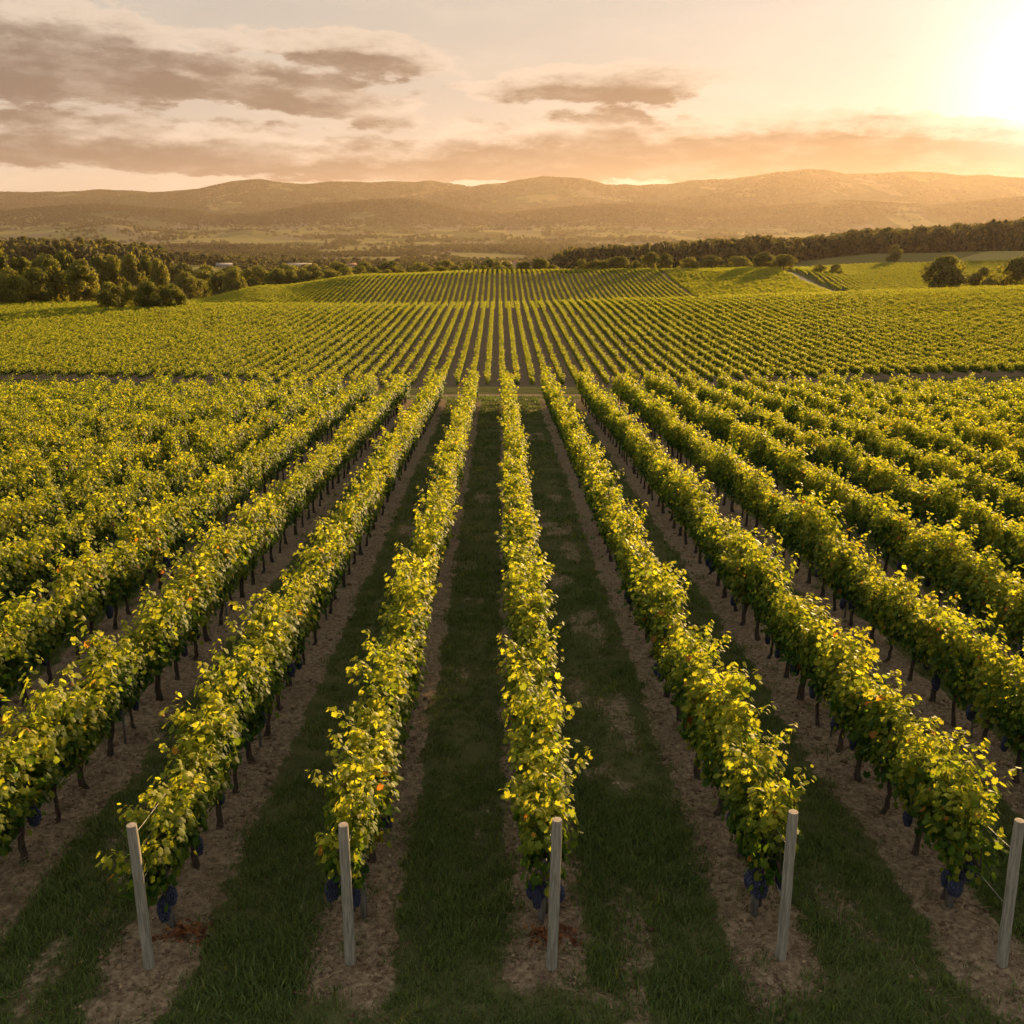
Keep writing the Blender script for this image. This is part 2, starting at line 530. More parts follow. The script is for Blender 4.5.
def mat_leaf(name, dark, mid, light, autumn=0.04, trans=0.55, spec=0.35, rough=0.42, sunlit_tip=None):
    m, w, out = material(name)
    rnd = attr(w, 'rnd')
    oi = w.n('ShaderNodeObjectInfo').outputs['Random']
    P = w.n('ShaderNodeNewGeometry').outputs['Position']
    big = w.noise(P, 0.35, 3, 0.6)
    k = w.m('ADD', w.m('MULTIPLY', rnd, 0.75), w.m('MULTIPLY', w.m('ADD', w.m('SUBTRACT', oi, 0.5), w.m('MULTIPLY', w.m('SUBTRACT', big, 0.5), 2.0)), 0.30))
    c = w.mix(w.smooth(k, 0.0, 0.45), dark, mid)
    c = w.mix(w.smooth(k, 0.40, 0.84), c, light)
    if sunlit_tip:
        c = w.mix(w.m('MULTIPLY', attr(w, 'sunlit_tip'), 0.75), c, sunlit_tip)  # sunlit canopy tops put into the colour, over the paler tone of young tips
    if autumn:
        rnd2 = attr(w, 'rnd2')
        a = w.smooth(w.m('ADD', rnd2, w.m('MULTIPLY', w.m('SUBTRACT', big, 0.5), 0.12)), 1 - autumn, 1 - autumn * 0.7)
        c = w.mix(w.m('MULTIPLY', a, 0.85), c, w.mix(rnd, C4(0.20, 0.045, 0.015), C4(0.34, 0.16, 0.03)))
    b = w.n('ShaderNodeBsdfPrincipled')
    w.put(b.inputs['Base Color'], c)
    b.inputs['Roughness'].default_value = rough
    b.inputs['Specular IOR Level'].default_value = spec
    tr = w.n('ShaderNodeBsdfTranslucent')
    w.put(tr.inputs[0], w.mix(1.0, c, C4(1.9, 1.75, 0.7), 'MULTIPLY'))
    mx = w.n('ShaderNodeMixShader')
    mx.inputs[0].default_value = trans
    w.t.links.new(b.outputs[0], mx.inputs[1])
    w.t.links.new(tr.outputs[0], mx.inputs[2])
    w.t.links.new(mx.outputs[0], out.inputs[0])
    return m

def mat_plain(name, c1, c2, scale=20, rough=0.85, spec=0.2, stretch=(1, 1, 1), bs=0.4, bd=0.01, obj=True):
    m, w, out = material(name)
    tcn = w.n('ShaderNodeTexCoord')
    P = w.vm('MULTIPLY', tcn.outputs['Object'], stretch)
    oi = w.n('ShaderNodeObjectInfo').outputs['Random']
    P = w.vm('ADD', P, w.xyz(w.m('MULTIPLY', oi, 37.0), oi, w.m('MULTIPLY', oi, 11.0)))
    n = w.noise(P, scale, 5, 0.65)
    c = w.mix(w.smooth(n, 0.3, 0.7), c1, c2)
    principled(w, out, c, rough, spec, bump(w, n, bs, bd))
    return m

mat_ground()
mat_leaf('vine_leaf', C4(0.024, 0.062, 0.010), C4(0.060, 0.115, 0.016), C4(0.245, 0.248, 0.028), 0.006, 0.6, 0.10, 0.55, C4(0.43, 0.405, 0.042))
mat_leaf('tree_leaf', C4(0.045, 0.056, 0.014), C4(0.11, 0.115, 0.026), C4(0.22, 0.20, 0.045), 0.0, 0.55, 0.1, 0.7)
mat_leaf('far_leaf', C4(0.024, 0.028, 0.012), C4(0.050, 0.050, 0.020), C4(0.110, 0.098, 0.036), 0.0, 0.5, 0.1, 0.7)
mat_leaf('grass_blade', C4(0.040, 0.060, 0.014), C4(0.080, 0.122, 0.025), C4(0.140, 0.150, 0.045), 0.0, 0.35, 0.2, 0.6)
mat_leaf('litter', C4(0.10, 0.062, 0.034), C4(0.19, 0.128, 0.075), C4(0.31, 0.225, 0.13), 0.12, 0.1, 0.1, 0.8)
mat_leaf('dry_leaf', C4(0.085, 0.028, 0.010), C4(0.17, 0.065, 0.020), C4(0.27, 0.12, 0.04), 0.0, 0.3, 0.2, 0.6)
mat_plain('bark', C4(0.030, 0.022, 0.017), C4(0.085, 0.062, 0.045), 26, 0.95, 0.1, (1, 1, 0.25), 0.9, 0.012)
mat_plain('tree_bark', C4(0.05, 0.038, 0.028), C4(0.12, 0.095, 0.07), 4, 0.95, 0.1, (1, 1, 0.2), 0.9, 0.05)
mat_plain('post_wood', C4(0.15, 0.135, 0.105), C4(0.31, 0.285, 0.225), 16, 0.9, 0.15, (3.5, 3.5, 0.22), 0.9, 0.006)
mat_plain('post_end_grain', C4(0.30, 0.22, 0.14), C4(0.46, 0.36, 0.25), 40, 0.9, 0.1, (1, 1, 1), 0.6, 0.004)
mat_plain('stake_grey', C4(0.09, 0.085, 0.075), C4(0.19, 0.18, 0.165), 18, 0.6, 0.3, (2, 2, 0.3), 0.4, 0.003)
mat_plain('wire', C4(0.16, 0.14, 0.12), C4(0.26, 0.23, 0.20), 30, 0.5, 0.4, (1, 1, 1), 0.1, 0.001)
mat_plain('grape', C4(0.008, 0.009, 0.026), C4(0.034, 0.040, 0.085), 24, 0.45, 0.4, (1, 1, 1), 0.1, 0.001)
mat_plain('render_wall', C4(0.30, 0.245, 0.185), C4(0.38, 0.315, 0.24), 1.5, 0.9, 0.1, (1, 1, 1), 0.2, 0.02)
mat_plain('ochre_wall', C4(0.48, 0.33, 0.17), C4(0.58, 0.42, 0.24), 1.5, 0.9, 0.1, (1, 1, 1), 0.2, 0.02)
mat_plain('roof_tile', C4(0.15, 0.080, 0.055), C4(0.22, 0.125, 0.085), 3, 0.9, 0.1, (1, 6, 1), 0.6, 0.05)
mat_plain('grey_roof', C4(0.17, 0.15, 0.13), C4(0.25, 0.22, 0.19), 3, 0.8, 0.2, (1, 6, 1), 0.6, 0.05)
mat_plain('window_glass', C4(0.03, 0.035, 0.04), C4(0.06, 0.065, 0.07), 2, 0.15, 0.6, (1, 1, 1), 0.0, 0.01)
mat_plain('shutter', C4(0.12, 0.09, 0.07), C4(0.18, 0.14, 0.10), 8, 0.8, 0.2, (1, 1, 4), 0.3, 0.01)

# ------------------------------------------------------------------ ground sheet
def build_ground():
    d = [0.8]
    while d[-1] < 7.2:
        d.append(d[-1] + 0.25)
    while d[-1] < 15:
        d.append(d[-1] + 0.035)
    while d[-1] < 40:
        d.append(d[-1] * 1.006)
    while d[-1] < 13300:
        d.append(d[-1] * 1.011)
    d = np.array(d)
    tt = np.concatenate([np.linspace(-1.15, -0.66, 20, endpoint=False), np.linspace(-0.66, 0.66, 760), np.linspace(0.66, 1.15, 21)[1:]])
    DD, TT = np.meshgrid(d, tt, indexing='ij')
    X = TT * (DD + 8.0)
    Y = DD
    # back edge behind the camera so that nothing stands on a cut edge
    x, y = X.ravel(), Y.ravel()
    z = H(x, y)
    near = y < 70
    z[near] += near_relief(x[near], y[near])
    soil, path = zone_masks(x, y)
    far = np.clip((y - 488) / 25, 0, 1) * np.where((x > track_x(y)) & (y < 640), np.clip((y - 600) / 40, 0, 1), 1)
    V = np.stack([x, y, z], -1)
    nd, nt = len(d), len(tt)
    i, j = np.meshgrid(np.arange(nd - 1), np.arange(nt - 1), indexing='ij')
    F = np.stack([i * nt + j, i * nt + j + 1, (i + 1) * nt + j + 1, (i + 1) * nt + j], -1).reshape(-1, 4)
    me = mesh_np('ground', V, F, MATS['ground'], True, {'soil': soil, 'path': path, 'far': far})
    tag(ob('ground', me), kind='structure')
build_ground()

# ------------------------------------------------------------------ grapevines
LEAF2D = np.array([(0, -0.05), (0.22, -0.28), (0.44, -0.10), (0.42, 0.14), (0.60, 0.30), (0.36, 0.44), (0.30, 0.70), (0.10, 0.66), (0.0, 0.86),
                   (-0.10, 0.66), (-0.30, 0.70), (-0.36, 0.44), (-0.60, 0.30), (-0.42, 0.14), (-0.44, -0.10), (-0.22, -0.28)])
LEAF_LOW = np.array([(0, -0.1), (0.45, -0.12), (0.52, 0.36), (0.0, 0.86), (-0.52, 0.36), (-0.45, -0.12)])

def leaves_mesh(name, pos, nrm, size, mat, outline=LEAF2D, fold=0.22, sunlit_tip=None):
    """one mesh of many small lobed leaves: each a fan around a raised midpoint"""
    n, k = len(pos), len(outline)
    nrm = nrm / (np.linalg.norm(nrm, axis=1)[:, None] + 1e-9)
    # leaf tip hangs down along the surface
    tip = np.tile(np.array([0, 0, -1.0]), (n, 1)) + rng.normal(0, 0.55, (n, 3))
    tip -= nrm * np.sum(tip * nrm, 1)[:, None]
    tip /= np.linalg.norm(tip, axis=1)[:, None] + 1e-9
    side = np.cross(nrm, tip)
    o = outline
    r2 = o[:, 0] ** 2 + (o[:, 1] - 0.3) ** 2
    cup = rng.uniform(-0.15, 0.5, (n, 1)) * r2[None, :] * 0.6 + fold * np.abs(o[:, 0])[None, :] * rng.uniform(0.2, 1.4, (n, 1))
    s = size[:, None, None]
    Vo = pos[:, None] + s * (side[:, None] * o[None, :, :1] + tip[:, None] * o[None, :, 1:2] - nrm[:, None] * cup[:, :, None])
    Vc = pos[:, None] + s * (tip[:, None] * 0.3)
    V = np.concatenate([Vc, Vo], 1).reshape(-1, 3)
    b = (np.arange(n) * (k + 1))[:, None]
    j = np.arange(k)
    F = np.stack([np.broadcast_to(b, (n, k)), b + 1 + j, b + 1 + (j + 1) % k], -1).reshape(-1, 3)
    r1, r2_ = rng.random(n), rng.random(n)
    return mesh_np(name, V, F, mat, False, {'rnd': np.repeat(r1, k + 1), 'rnd2': np.repeat(r2_, k + 1), 'sunlit_tip': np.repeat(sunlit_tip if sunlit_tip is not None else r1 * 0, k + 1)})

def vine_leaf_points(n_shoot, per_shoot, skirt, size, seed, length=0.6):
    g = np.random.default_rng(seed)
    pos, nrm, sz = [], [], []
    hmul = g.uniform(0.94, 1.09)
    wmul = g.uniform(0.80, 1.02)
    def run(x0, y0, top, lean, curl, m, fat, z0=0.64):
        u = g.beta(1.2, 0.85, m)
        zz = z0 + u * (top - z0)
        bulge = (0.10 + 0.13 * np.sin(np.pi * u ** 0.8)) * wmul * fat
        bulge = np.where(u > 0.85, 0.085 * fat, bulge)
        th = g.uniform(0, 2 * np.pi, m)
        rr = bulge * np.sqrt(g.uniform(0.25, 1, m)) * 1.15
        cx = x0 + lean[0] * u + curl[0] * u ** 3
        cy = y0 + lean[1] * u + curl[1] * u ** 3
        pos.append(np.stack([cx + rr * np.cos(th) * 1.15, cy + rr * np.sin(th) * 0.9, zz + g.normal(0, 0.03, m)], -1))
        nrm.append(np.stack([np.cos(th) * 1.1, np.sin(th) * 0.6, 0.35 + 0.9 * u ** 2], -1) + g.normal(0, 0.42, (m, 3)))
        sz.append(size * g.uniform(0.6, 1.25, m) * (1.08 - 0.35 * u ** 3))
        tip_sun.append(u ** 3 * g.uniform(0.6, 1.0, m))  # painted sunlight grows towards the top of each shoot
    tip_sun = []
    for s in range(n_shoot):
        y0 = (s + 0.5) / n_shoot * 2 * length - length + g.normal(0, 0.06)
        bell = 1 - 0.35 * (y0 / length) ** 2
        top = hmul * (1.36 + 0.20 * bell + g.normal(0, 0.08))
        run(g.normal(0, 0.045), y0, top, (g.normal(0, 0.10), g.normal(0, 0.1)), (g.normal(0, 0.09), g.normal(0, 0.1)), per_shoot, 0.8 + 0.3 * bell)
    for s in range(int(g.integers(3, 7))):          # long shoots that stick out of the hedge
        sg = g.choice((-1, 1))
        run(0.05 * sg, g.uniform(-length, length) * 0.8, hmul * g.uniform(1.5, 1.95), (sg * g.uniform(0.05, 0.2), g.normal(0, 0.1)),
            (sg * g.uniform(0.0, 0.32), g.normal(0, 0.14)), int(per_shoot * 0.5), 0.62, 1.15)
    m = skirt
    th = g.choice([0, np.pi], m) + g.normal(0, 0.5, m)
    p = np.stack([np.cos(th) * g.uniform(0.1, 0.27, m), g.uniform(-length, length, m), 0.54 + 0.5 * g.random(m) ** 0.8], -1)
    nn = np.stack([np.cos(th), np.sin(th) * 0.4, np.full(m, 0.25)], -1) + g.normal(0, 0.35, (m, 3))
    pos.append(p)
    nrm.append(nn)
    sz.append(size * g.uniform(0.7, 1.2, m))
    tip_sun.append(np.zeros(m))
    return np.concatenate(pos), np.concatenate(nrm), np.concatenate(sz), np.concatenate(tip_sun)

NVAR = 9
FOL = []
for v in range(NVAR):
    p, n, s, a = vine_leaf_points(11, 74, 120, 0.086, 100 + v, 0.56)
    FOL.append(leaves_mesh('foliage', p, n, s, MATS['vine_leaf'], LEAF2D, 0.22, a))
FOL_MID, FOL_FAR = [], []
for v in range(5):
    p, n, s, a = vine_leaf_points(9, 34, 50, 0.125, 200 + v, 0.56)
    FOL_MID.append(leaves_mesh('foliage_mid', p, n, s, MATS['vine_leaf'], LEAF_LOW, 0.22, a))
for v in range(5):
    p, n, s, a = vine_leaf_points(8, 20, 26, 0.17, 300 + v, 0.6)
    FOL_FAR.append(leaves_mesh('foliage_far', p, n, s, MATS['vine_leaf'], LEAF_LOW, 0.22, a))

def trunk_builder(seed, thick=0.034):
    g = np.random.default_rng(seed)
    b = MB()
    zs = np.linspace(-0.12, 0.74, 9)
    wob = np.cumsum(g.normal(0, 0.018, (9, 2)), axis=0)
    wob -= wob[1]
    pts = np.column_stack([wob, zs])
    rad = thick * np.array([1.75, 1.45, 1.1, 1.0, 0.95, 0.98, 1.05, 1.2, 1.0])
    b.tube(pts, rad, 8, True, 0.10)
    top = pts[-2]
    for sgn in (-1, 1):
        q = [top, top + [g.normal(0, 0.02), sgn * 0.12, 0.10], top + [g.normal(0, 0.03), sgn * 0.34, 0.15], top + [g.normal(0, 0.03), sgn * 0.58, 0.13]]
        b.tube(q, [thick * 0.8, thick * 0.62, thick * 0.5, thick * 0.35], 6, True, 0.1)
    for s in range(7):                       # canes rising into the leaves
        y0 = -0.55 + s * 0.18 + g.normal(0, 0.03)
        q = [(top[0] + g.normal(0, 0.02), y0, 0.78), (g.normal(0, 0.06), y0 + g.normal(0, 0.05), 1.05), (g.normal(0, 0.1), y0 + g.normal(0, 0.08), 1.32)]
        b.tube(q, [0.008, 0.006, 0.004], 5, False)
    return b
TRUNKS = [trunk_builder(40 + v, 0.030 + 0.006 * (v % 3)).mesh('trunk', MATS['bark'], True) for v in range(6)]

def ico(sub=1):
    import bmesh
    bm = bmesh.new()
    bmesh.ops.create_icosphere(bm, subdivisions=sub, radius=1.0)
    V = np.array([v.co[:] for v in bm.verts])
    F = np.array([[v.index for v in f.verts] for f in bm.faces])
    bm.free()
    return V, F
ICO_V, ICO_F = ico(2)

def grape_mesh(seed):
    g = np.random.default_rng(seed)
    b = MB()
    L = g.uniform(0.17, 0.23)
    z = 0.0
    b.tube([(0, 0, 0.10), (0.004, 0.003, 0.04), (0, 0, 0)], [0.004, 0.004, 0.004], 5)
    while z > -L:
        u = -z / L
        rad = 0.052 * math.sqrt(max(0.0, math.sin(math.pi * (0.10 + 0.88 * (1 - u) ** 1.25)))) + 0.004
        k = max(1, int(2 * math.pi * rad / 0.026))
        off = g.uniform(0, 6.28)
        for i in range(k):
            a = off + i * 2 * math.pi / k
            r = 0.0125 * g.uniform(0.75, 1.15)
            c = np.array([rad * math.cos(a), rad * math.sin(a), z + g.normal(0, 0.004)])
            b.add(ICO_V * r + c, ICO_F)
        if rad > 0.025:
            for q in range(4):
                b.add(ICO_V * 0.016 + np.array([g.normal(0, rad * 0.3), g.normal(0, rad * 0.3), z]), ICO_F)
        z -= 0.0165
    return b.mesh('grape_cluster', MATS['grape'], True)
GRAPES = [grape_mesh(70 + v) for v in range(4)]

# where the vines stand
def in_view(x, y, z, m=40):
    g = x * math.sin(YAW) + y * math.cos(YAW)
    r = x * math.cos(YAW) - y * math.sin(YAW)
    dz = z - 7.0
    fw = g * math.cos(PITCH) - dz * math.sin(PITCH)
    up = g * math.sin(PITCH) + dz * math.cos(PITCH)
    px, py = 512 + 1000 * r / fw, 512 - 1000 * up / fw
    return px, py, fw

START = {-1: 9.75, 0: 9.85, 1: 9.75, 2: 9.85, 3: 9.95}
VSP = 0.98
vines1 = []                                   # (row, ordinal, x, y, z)
for k in range(-30, 36):
    x0 = rowx(k)
    y = START.get(k, 9.8 + 0.1 * math.sin(k * 2.3))
    i = 0
    while y < 63.2:
        xx = x0 + random.gauss(0, 0.035)
        vines1.append((k, i, xx, y))
        y += VSP * random.uniform(0.93, 1.07)
        i += 1
arr = np.array([(v[2], v[3]) for v in vines1])
zz = ground_z(arr[:, 0], arr[:, 1])
PX, PY, FW = in_view(arr[:, 0], arr[:, 1], zz + 1.0)
vis = (PX > -25) & (PX < 1049) & (PY > 0) & (PY < 1040)
keepable = (PX > -330) & (PX < 1354)
order = sorted([i for i in range(len(vines1)) if vis[i]], key=lambda i: FW[i])
solo = set(order[:300])

ORD = ['first', 'second', 'third', 'fourth', 'fifth', 'sixth', 'seventh', 'eighth', 'ninth', 'tenth', 'eleventh', 'twelfth', 'thirteenth', 'fourteenth',
       'fifteenth', 'sixteenth', 'seventeenth', 'eighteenth', 'nineteenth', 'twentieth'] + ['twenty-' + q for q in
       ('first', 'second', 'third', 'fourth', 'fifth', 'sixth', 'seventh', 'eighth', 'ninth')] + ['thirtieth'] + ['thirty-' + q for q in
       ('first', 'second', 'third', 'fourth', 'fifth', 'sixth', 'seventh', 'eighth', 'ninth')]
NUM = ['zero', 'first', 'second', 'third', 'fourth', 'fifth', 'sixth', 'seventh', 'eighth', 'ninth', 'tenth', 'eleventh', 'twelfth', 'thirteenth', 'fourteenth', 'fifteenth']
POSTNAME = {-1: 'leaning leftmost post', 0: 'post left of the middle one', 1: 'middle post', 2: 'post right of the middle one', 3: 'rightmost post'}

def row_words(k):
    if k in POSTNAME:
        return 'from the near end of the row behind the ' + POSTNAME[k]
    if k < -1:
        n = -1 - k
        return 'from the near end of the %s row left of the leftmost post' % NUM[n]
    return 'from the near end of the %s row right of the rightmost post' % NUM[k - 3]

def fit16(s):
    return ' '.join(s.split()[:16])

first_seen = {}
for i in sorted(solo, key=lambda i: (vines1[i][0], vines1[i][1])):
    first_seen.setdefault(vines1[i][0], vines1[i][1])

protos = {}
def make_vine(i):
    k, o, x, y = vines1[i]
    z = float(zz[i])
    n = o - first_seen[k]
    lab = 'leafy grapevine, %s %s' % (ORD[n], row_words(k))
    fv, tv = (i * 7 + k * 3) % NVAR, (i * 5 + k) % len(TRUNKS)
    flip = math.pi if (i * 13 + k) % 2 else 0.0
    t = thing('grapevine', fit16(lab), 'grapevine', (x, y, z), flip, 'grapevines along the trellis rows')
    sc = random.uniform(0.93, 1.09) * (random.uniform(0.78, 0.88) if i % 19 == 7 else 1.0)
    t.scale = (sc * random.uniform(0.86, 1.14), sc * random.uniform(0.95, 1.1), sc * random.uniform(0.93, 1.08))
    near = FW[i] < 24
    if ('t', tv) not in protos:
        protos['t', tv] = ob('trunk', TRUNKS[tv], t)
        tr = protos['t', tv]
    else:
        tr = protos['t', tv].copy()
        COL.objects.link(tr)
        tr.parent = t
    if ('f', fv) not in protos:
        fo = protos['f', fv] = ob('foliage', FOL[fv], t)
    else:
        fo = protos['f', fv].copy()
        COL.objects.link(fo)
        fo.parent = t
    if near:
        g = random.Random(i)
        nb = 6 if o == 0 else 4 if o == 1 else g.choice((0, 1, 2, 2))
        for q in range(nb):
            gv = g.randrange(len(GRAPES))
            if ('g', gv) not in protos:
                gr = protos['g', gv] = ob('grape_cluster', GRAPES[gv], t)
            else:
                gr = protos['g', gv].copy()
                COL.objects.link(gr)
                gr.parent = t
            side = g.choice((-1, 1))
            yy = g.uniform(-0.42, 0.42)
            if o == 0:
                yy = (-0.42 if flip == 0 else 0.42) + g.uniform(-0.05, 0.18) * (1 if flip == 0 else -1)
            gr.location = (side * g.uniform(0.05, 0.2), yy, g.uniform(0.56, 0.70))
            gr.rotation_euler = (g.uniform(-0.1, 0.1), g.uniform(-0.1, 0.1), g.uniform(0, 6.28))
            s = g.uniform(0.9, 1.15)
            gr.scale = (s, s, s)
for i in sorted(solo, key=lambda i: FW[i]):
    make_vine(i)

# ------------------------------------------------------------------ geometry-node scatter used by the uncountable stuff objects
def scatter(name, pts, rot, scl, idx, sources, kind='stuff', tilt=None):
    """one object: points instanced with the source meshes (index picks which)"""
    me = bpy.data.meshes.new(name)
    me.vertices.add(len(pts))
    me.vertices.foreach_set('co', np.ascontiguousarray(pts, np.float32).ravel())
    def put(nm, typ, arr, key='value'):
        a = me.attributes.new(nm, typ, 'POINT')
        a.data.foreach_set(key, arr)
    rv = np.zeros((len(pts), 3), np.float32)
    rv[:, 2] = rot
    if tilt is not None:
        rv[:, :2] = tilt
    put('rotv', 'FLOAT_VECTOR', rv.ravel(), 'vector')
    sv = np.asarray(scl, np.float32)
    if sv.ndim == 1:
        sv = np.repeat(sv[:, None], 3, 1)
    put('sclv', 'FLOAT_VECTOR', np.ascontiguousarray(sv).ravel(), 'vector')
    put('pick', 'INT', np.asarray(idx, np.int32))
    o = ob(name, me)
    g = bpy.data.node_groups.new(name + '_scatter', 'GeometryNodeTree')
    g.interface.new_socket('Geometry', in_out='INPUT', socket_type='NodeSocketGeometry')
    g.interface.new_socket('Geometry', in_out='OUTPUT', socket_type='NodeSocketGeometry')
    N, L = g.nodes, g.links
    gi, go = N.new('NodeGroupInput'), N.new('NodeGroupOutput')
    jn = N.new('GeometryNodeJoinGeometry')
    for s in reversed(sources):
        src = bpy.data.objects.new(s.name, s)      # not linked to the scene: only a source of shape
        oi = N.new('GeometryNodeObjectInfo')
        oi.inputs['Object'].default_value = src
        oi.transform_space = 'ORIGINAL'
        g2i = N.new('GeometryNodeGeometryToInstance')
        L.new(oi.outputs['Geometry'], g2i.inputs[0])
        L.new(g2i.outputs[0], jn.inputs[0])
    m2p = N.new('GeometryNodeMeshToPoints')
    L.new(gi.outputs[0], m2p.inputs['Mesh'])
    iop = N.new('GeometryNodeInstanceOnPoints')
    L.new(m2p.outputs[0], iop.inputs['Points'])
    L.new(jn.outputs[0], iop.inputs['Instance'])
    iop.inputs['Pick Instance'].default_value = True
    def named(nm, typ):
        a = N.new('GeometryNodeInputNamedAttribute')
        a.data_type = typ
        a.inputs['Name'].default_value = nm
        return [q for q in a.outputs if q.enabled and q.name == 'Attribute'][0]
    L.new(named('pick', 'INT'), iop.inputs['Instance Index'])
    e2r = N.new('FunctionNodeEulerToRotation')
    L.new(named('rotv', 'FLOAT_VECTOR'), e2r.inputs[0])
    L.new(e2r.outputs[0], iop.inputs['Rotation'])
    L.new(named('sclv', 'FLOAT_VECTOR'), iop.inputs['Scale'])
    L.new(iop.outputs[0], go.inputs[0])
    md = o.modifiers.new('scatter', 'NODES')
    md.node_group = g
    return tag(o, kind=kind)

def join_mesh(name, a, b):
    """mesh data of leaves a plus trunk b in one mesh with two materials"""
    def get(m):
        V = np.zeros(len(m.vertices) * 3, np.float32)
        m.vertices.foreach_get('co', V)
        st = np.zeros(len(m.polygons), np.int32)
        tot = st.copy()
        m.polygons.foreach_get('loop_start', st)
        m.polygons.foreach_get('loop_total', tot)
        li = np.zeros(len(m.loops), np.int32)
        m.loops.foreach_get('vertex_index', li)
        return V.reshape(-1, 3), st, tot, li
    Va, sa, ta, la = get(a)
    Vb, sb, tb, lb = get(b)
    Fs, mats = [], []
    for V, s, t, l, off, mi in ((Va, sa, ta, la, 0, 0), (Vb, sb, tb, lb, len(Va), 1)):
        for k in np.unique(t):
            q = s[t == k]
            Fs.append(l[q[:, None] + np.arange(k)] + off)
            mats.append(np.full(len(q), mi, np.int32))
    at = {}
    for nm in ('rnd', 'rnd2', 'sunlit_tip'):
        r = np.zeros(len(Va), np.float32)
        a.attributes[nm].data.foreach_get('value', r)
        at[nm] = np.concatenate([r, np.zeros(len(Vb), np.float32)])
    me = mesh_np(name, np.concatenate([Va, Vb]), Fs, a.materials[0], False, at)
    me.materials.append(b.materials[0])
    me.polygons.foreach_set('material_index', np.concatenate(mats))
    return me

SRC = [join_mesh('vine_near', FOL[v], TRUNKS[v % len(TRUNKS)]) for v in range(NVAR)]
SRC += [join_mesh('vine_mid', FOL_MID[v], TRUNKS[v % len(TRUNKS)]) for v in range(5)]
SRC += FOL_FAR
rest_p, rest_i, rest_r, rest_s = [], [], [], []
for i, (k, o, x, y) in enumerate(vines1):
    if i in solo or not keepable[i] or random.random() < 0.012:
        continue
    rest_p.append((x, y, zz[i]))
    rest_i.append(random.randrange(NVAR) if FW[i] < 45 else NVAR + random.randrange(5))
    rest_r.append(random.choice((0, math.pi)))
    s = random.uniform(0.92, 1.08) * (0.8 if random.random() < 0.04 else 1)
    rest_s.append((s * random.uniform(0.85, 1.15), s, s * random.uniform(0.92, 1.10)))
def add_field(xs, ys, ok, far, rot=0.0, sz=(1, 1, 1)):
    z = ground_z(xs, ys)
    px, py, fw = in_view(xs, ys, z + 1)
    sel = ok & (px > -260) & (px < 1284)
    for x, y, q in zip(xs[sel], ys[sel], z[sel]):
        rest_p.append((x, y, q))
        rest_i.append((NVAR + 5 if far else NVAR) + random.randrange(5))
        rest_r.append(random.choice((0, math.pi)) + rot)
        s = random.uniform(0.9, 1.1)
        rest_s.append((s * sz[0], s * sz[1], s * sz[2]))
# second field: across the dip, rising gently to its crest
a, b = np.meshgrid(np.arange(-80, 84), np.arange(134.0, 292, 0.98), indexing='ij')
xs = 0.5 + 2.2 * a.ravel() + rng.normal(0, 0.04, a.size)
ys = b.ravel() + rng.normal(0, 0.08, a.size)
add_field(xs, ys, ys > 146.5, True)
# third field on the knoll beyond
a, b = np.meshgrid(np.arange(-72, 33), np.arange(352.0, 492, 1.05), indexing='ij')
xs = 0.5 + 2.2 * a.ravel() + rng.normal(0, 0.05, a.size)
ys = b.ravel() + rng.normal(0, 0.1, a.size)
add_field(xs, ys, (xs < T_BOUND - 0.2) & (xs > -170 + np.clip(ys - 430, 0, 60) * 0.9), True)
# the block between the third field and the farm track, rows running aslant
a, b = np.meshgrid(np.arange(0, 80), np.arange(0, 170), indexing='ij')
c45, s45 = math.cos(R(62)), math.sin(R(62))
u, v = a.ravel() * 2.2 - 85, b.ravel() * 1.1 - 90
xs = 100 + u * c45 - v * s45 + rng.normal(0, 0.15, a.size)
ys = 420 + u * s45 + v * c45 + rng.normal(0, 0.15, a.size)
add_field(xs, ys, (xs > T_BOUND + 1.6) & (xs < track_x(ys) - 4) & (ys > 340) & (ys < 492), True, R(62))
# the block behind the track
a, b = np.meshgrid(np.arange(0, 150), np.arange(0, 260), indexing='ij')
u, v = a.ravel() * 3.3 - 240, b.ravel() * 1.2 - 155
c45, s45 = math.cos(R(-8)), math.sin(R(-8))
xs = 215 + u * c45 - v * s45 + rng.normal(0, 0.15, a.size)
ys = 520 + u * s45 + v * c45 + rng.normal(0, 0.15, a.size)
add_field(xs, ys, (xs > track_x(ys) + 5) & (ys > 372) & (ys < 645) & (xs < 400), True, R(-8))
vs = scatter('vineyard_vines', np.array(rest_p), np.array(rest_r), np.array(rest_s), np.array(rest_i), SRC)
tag(vs, 'yellow-green grapevines filling the farther rows and the fields over the lane', 'grapevines')

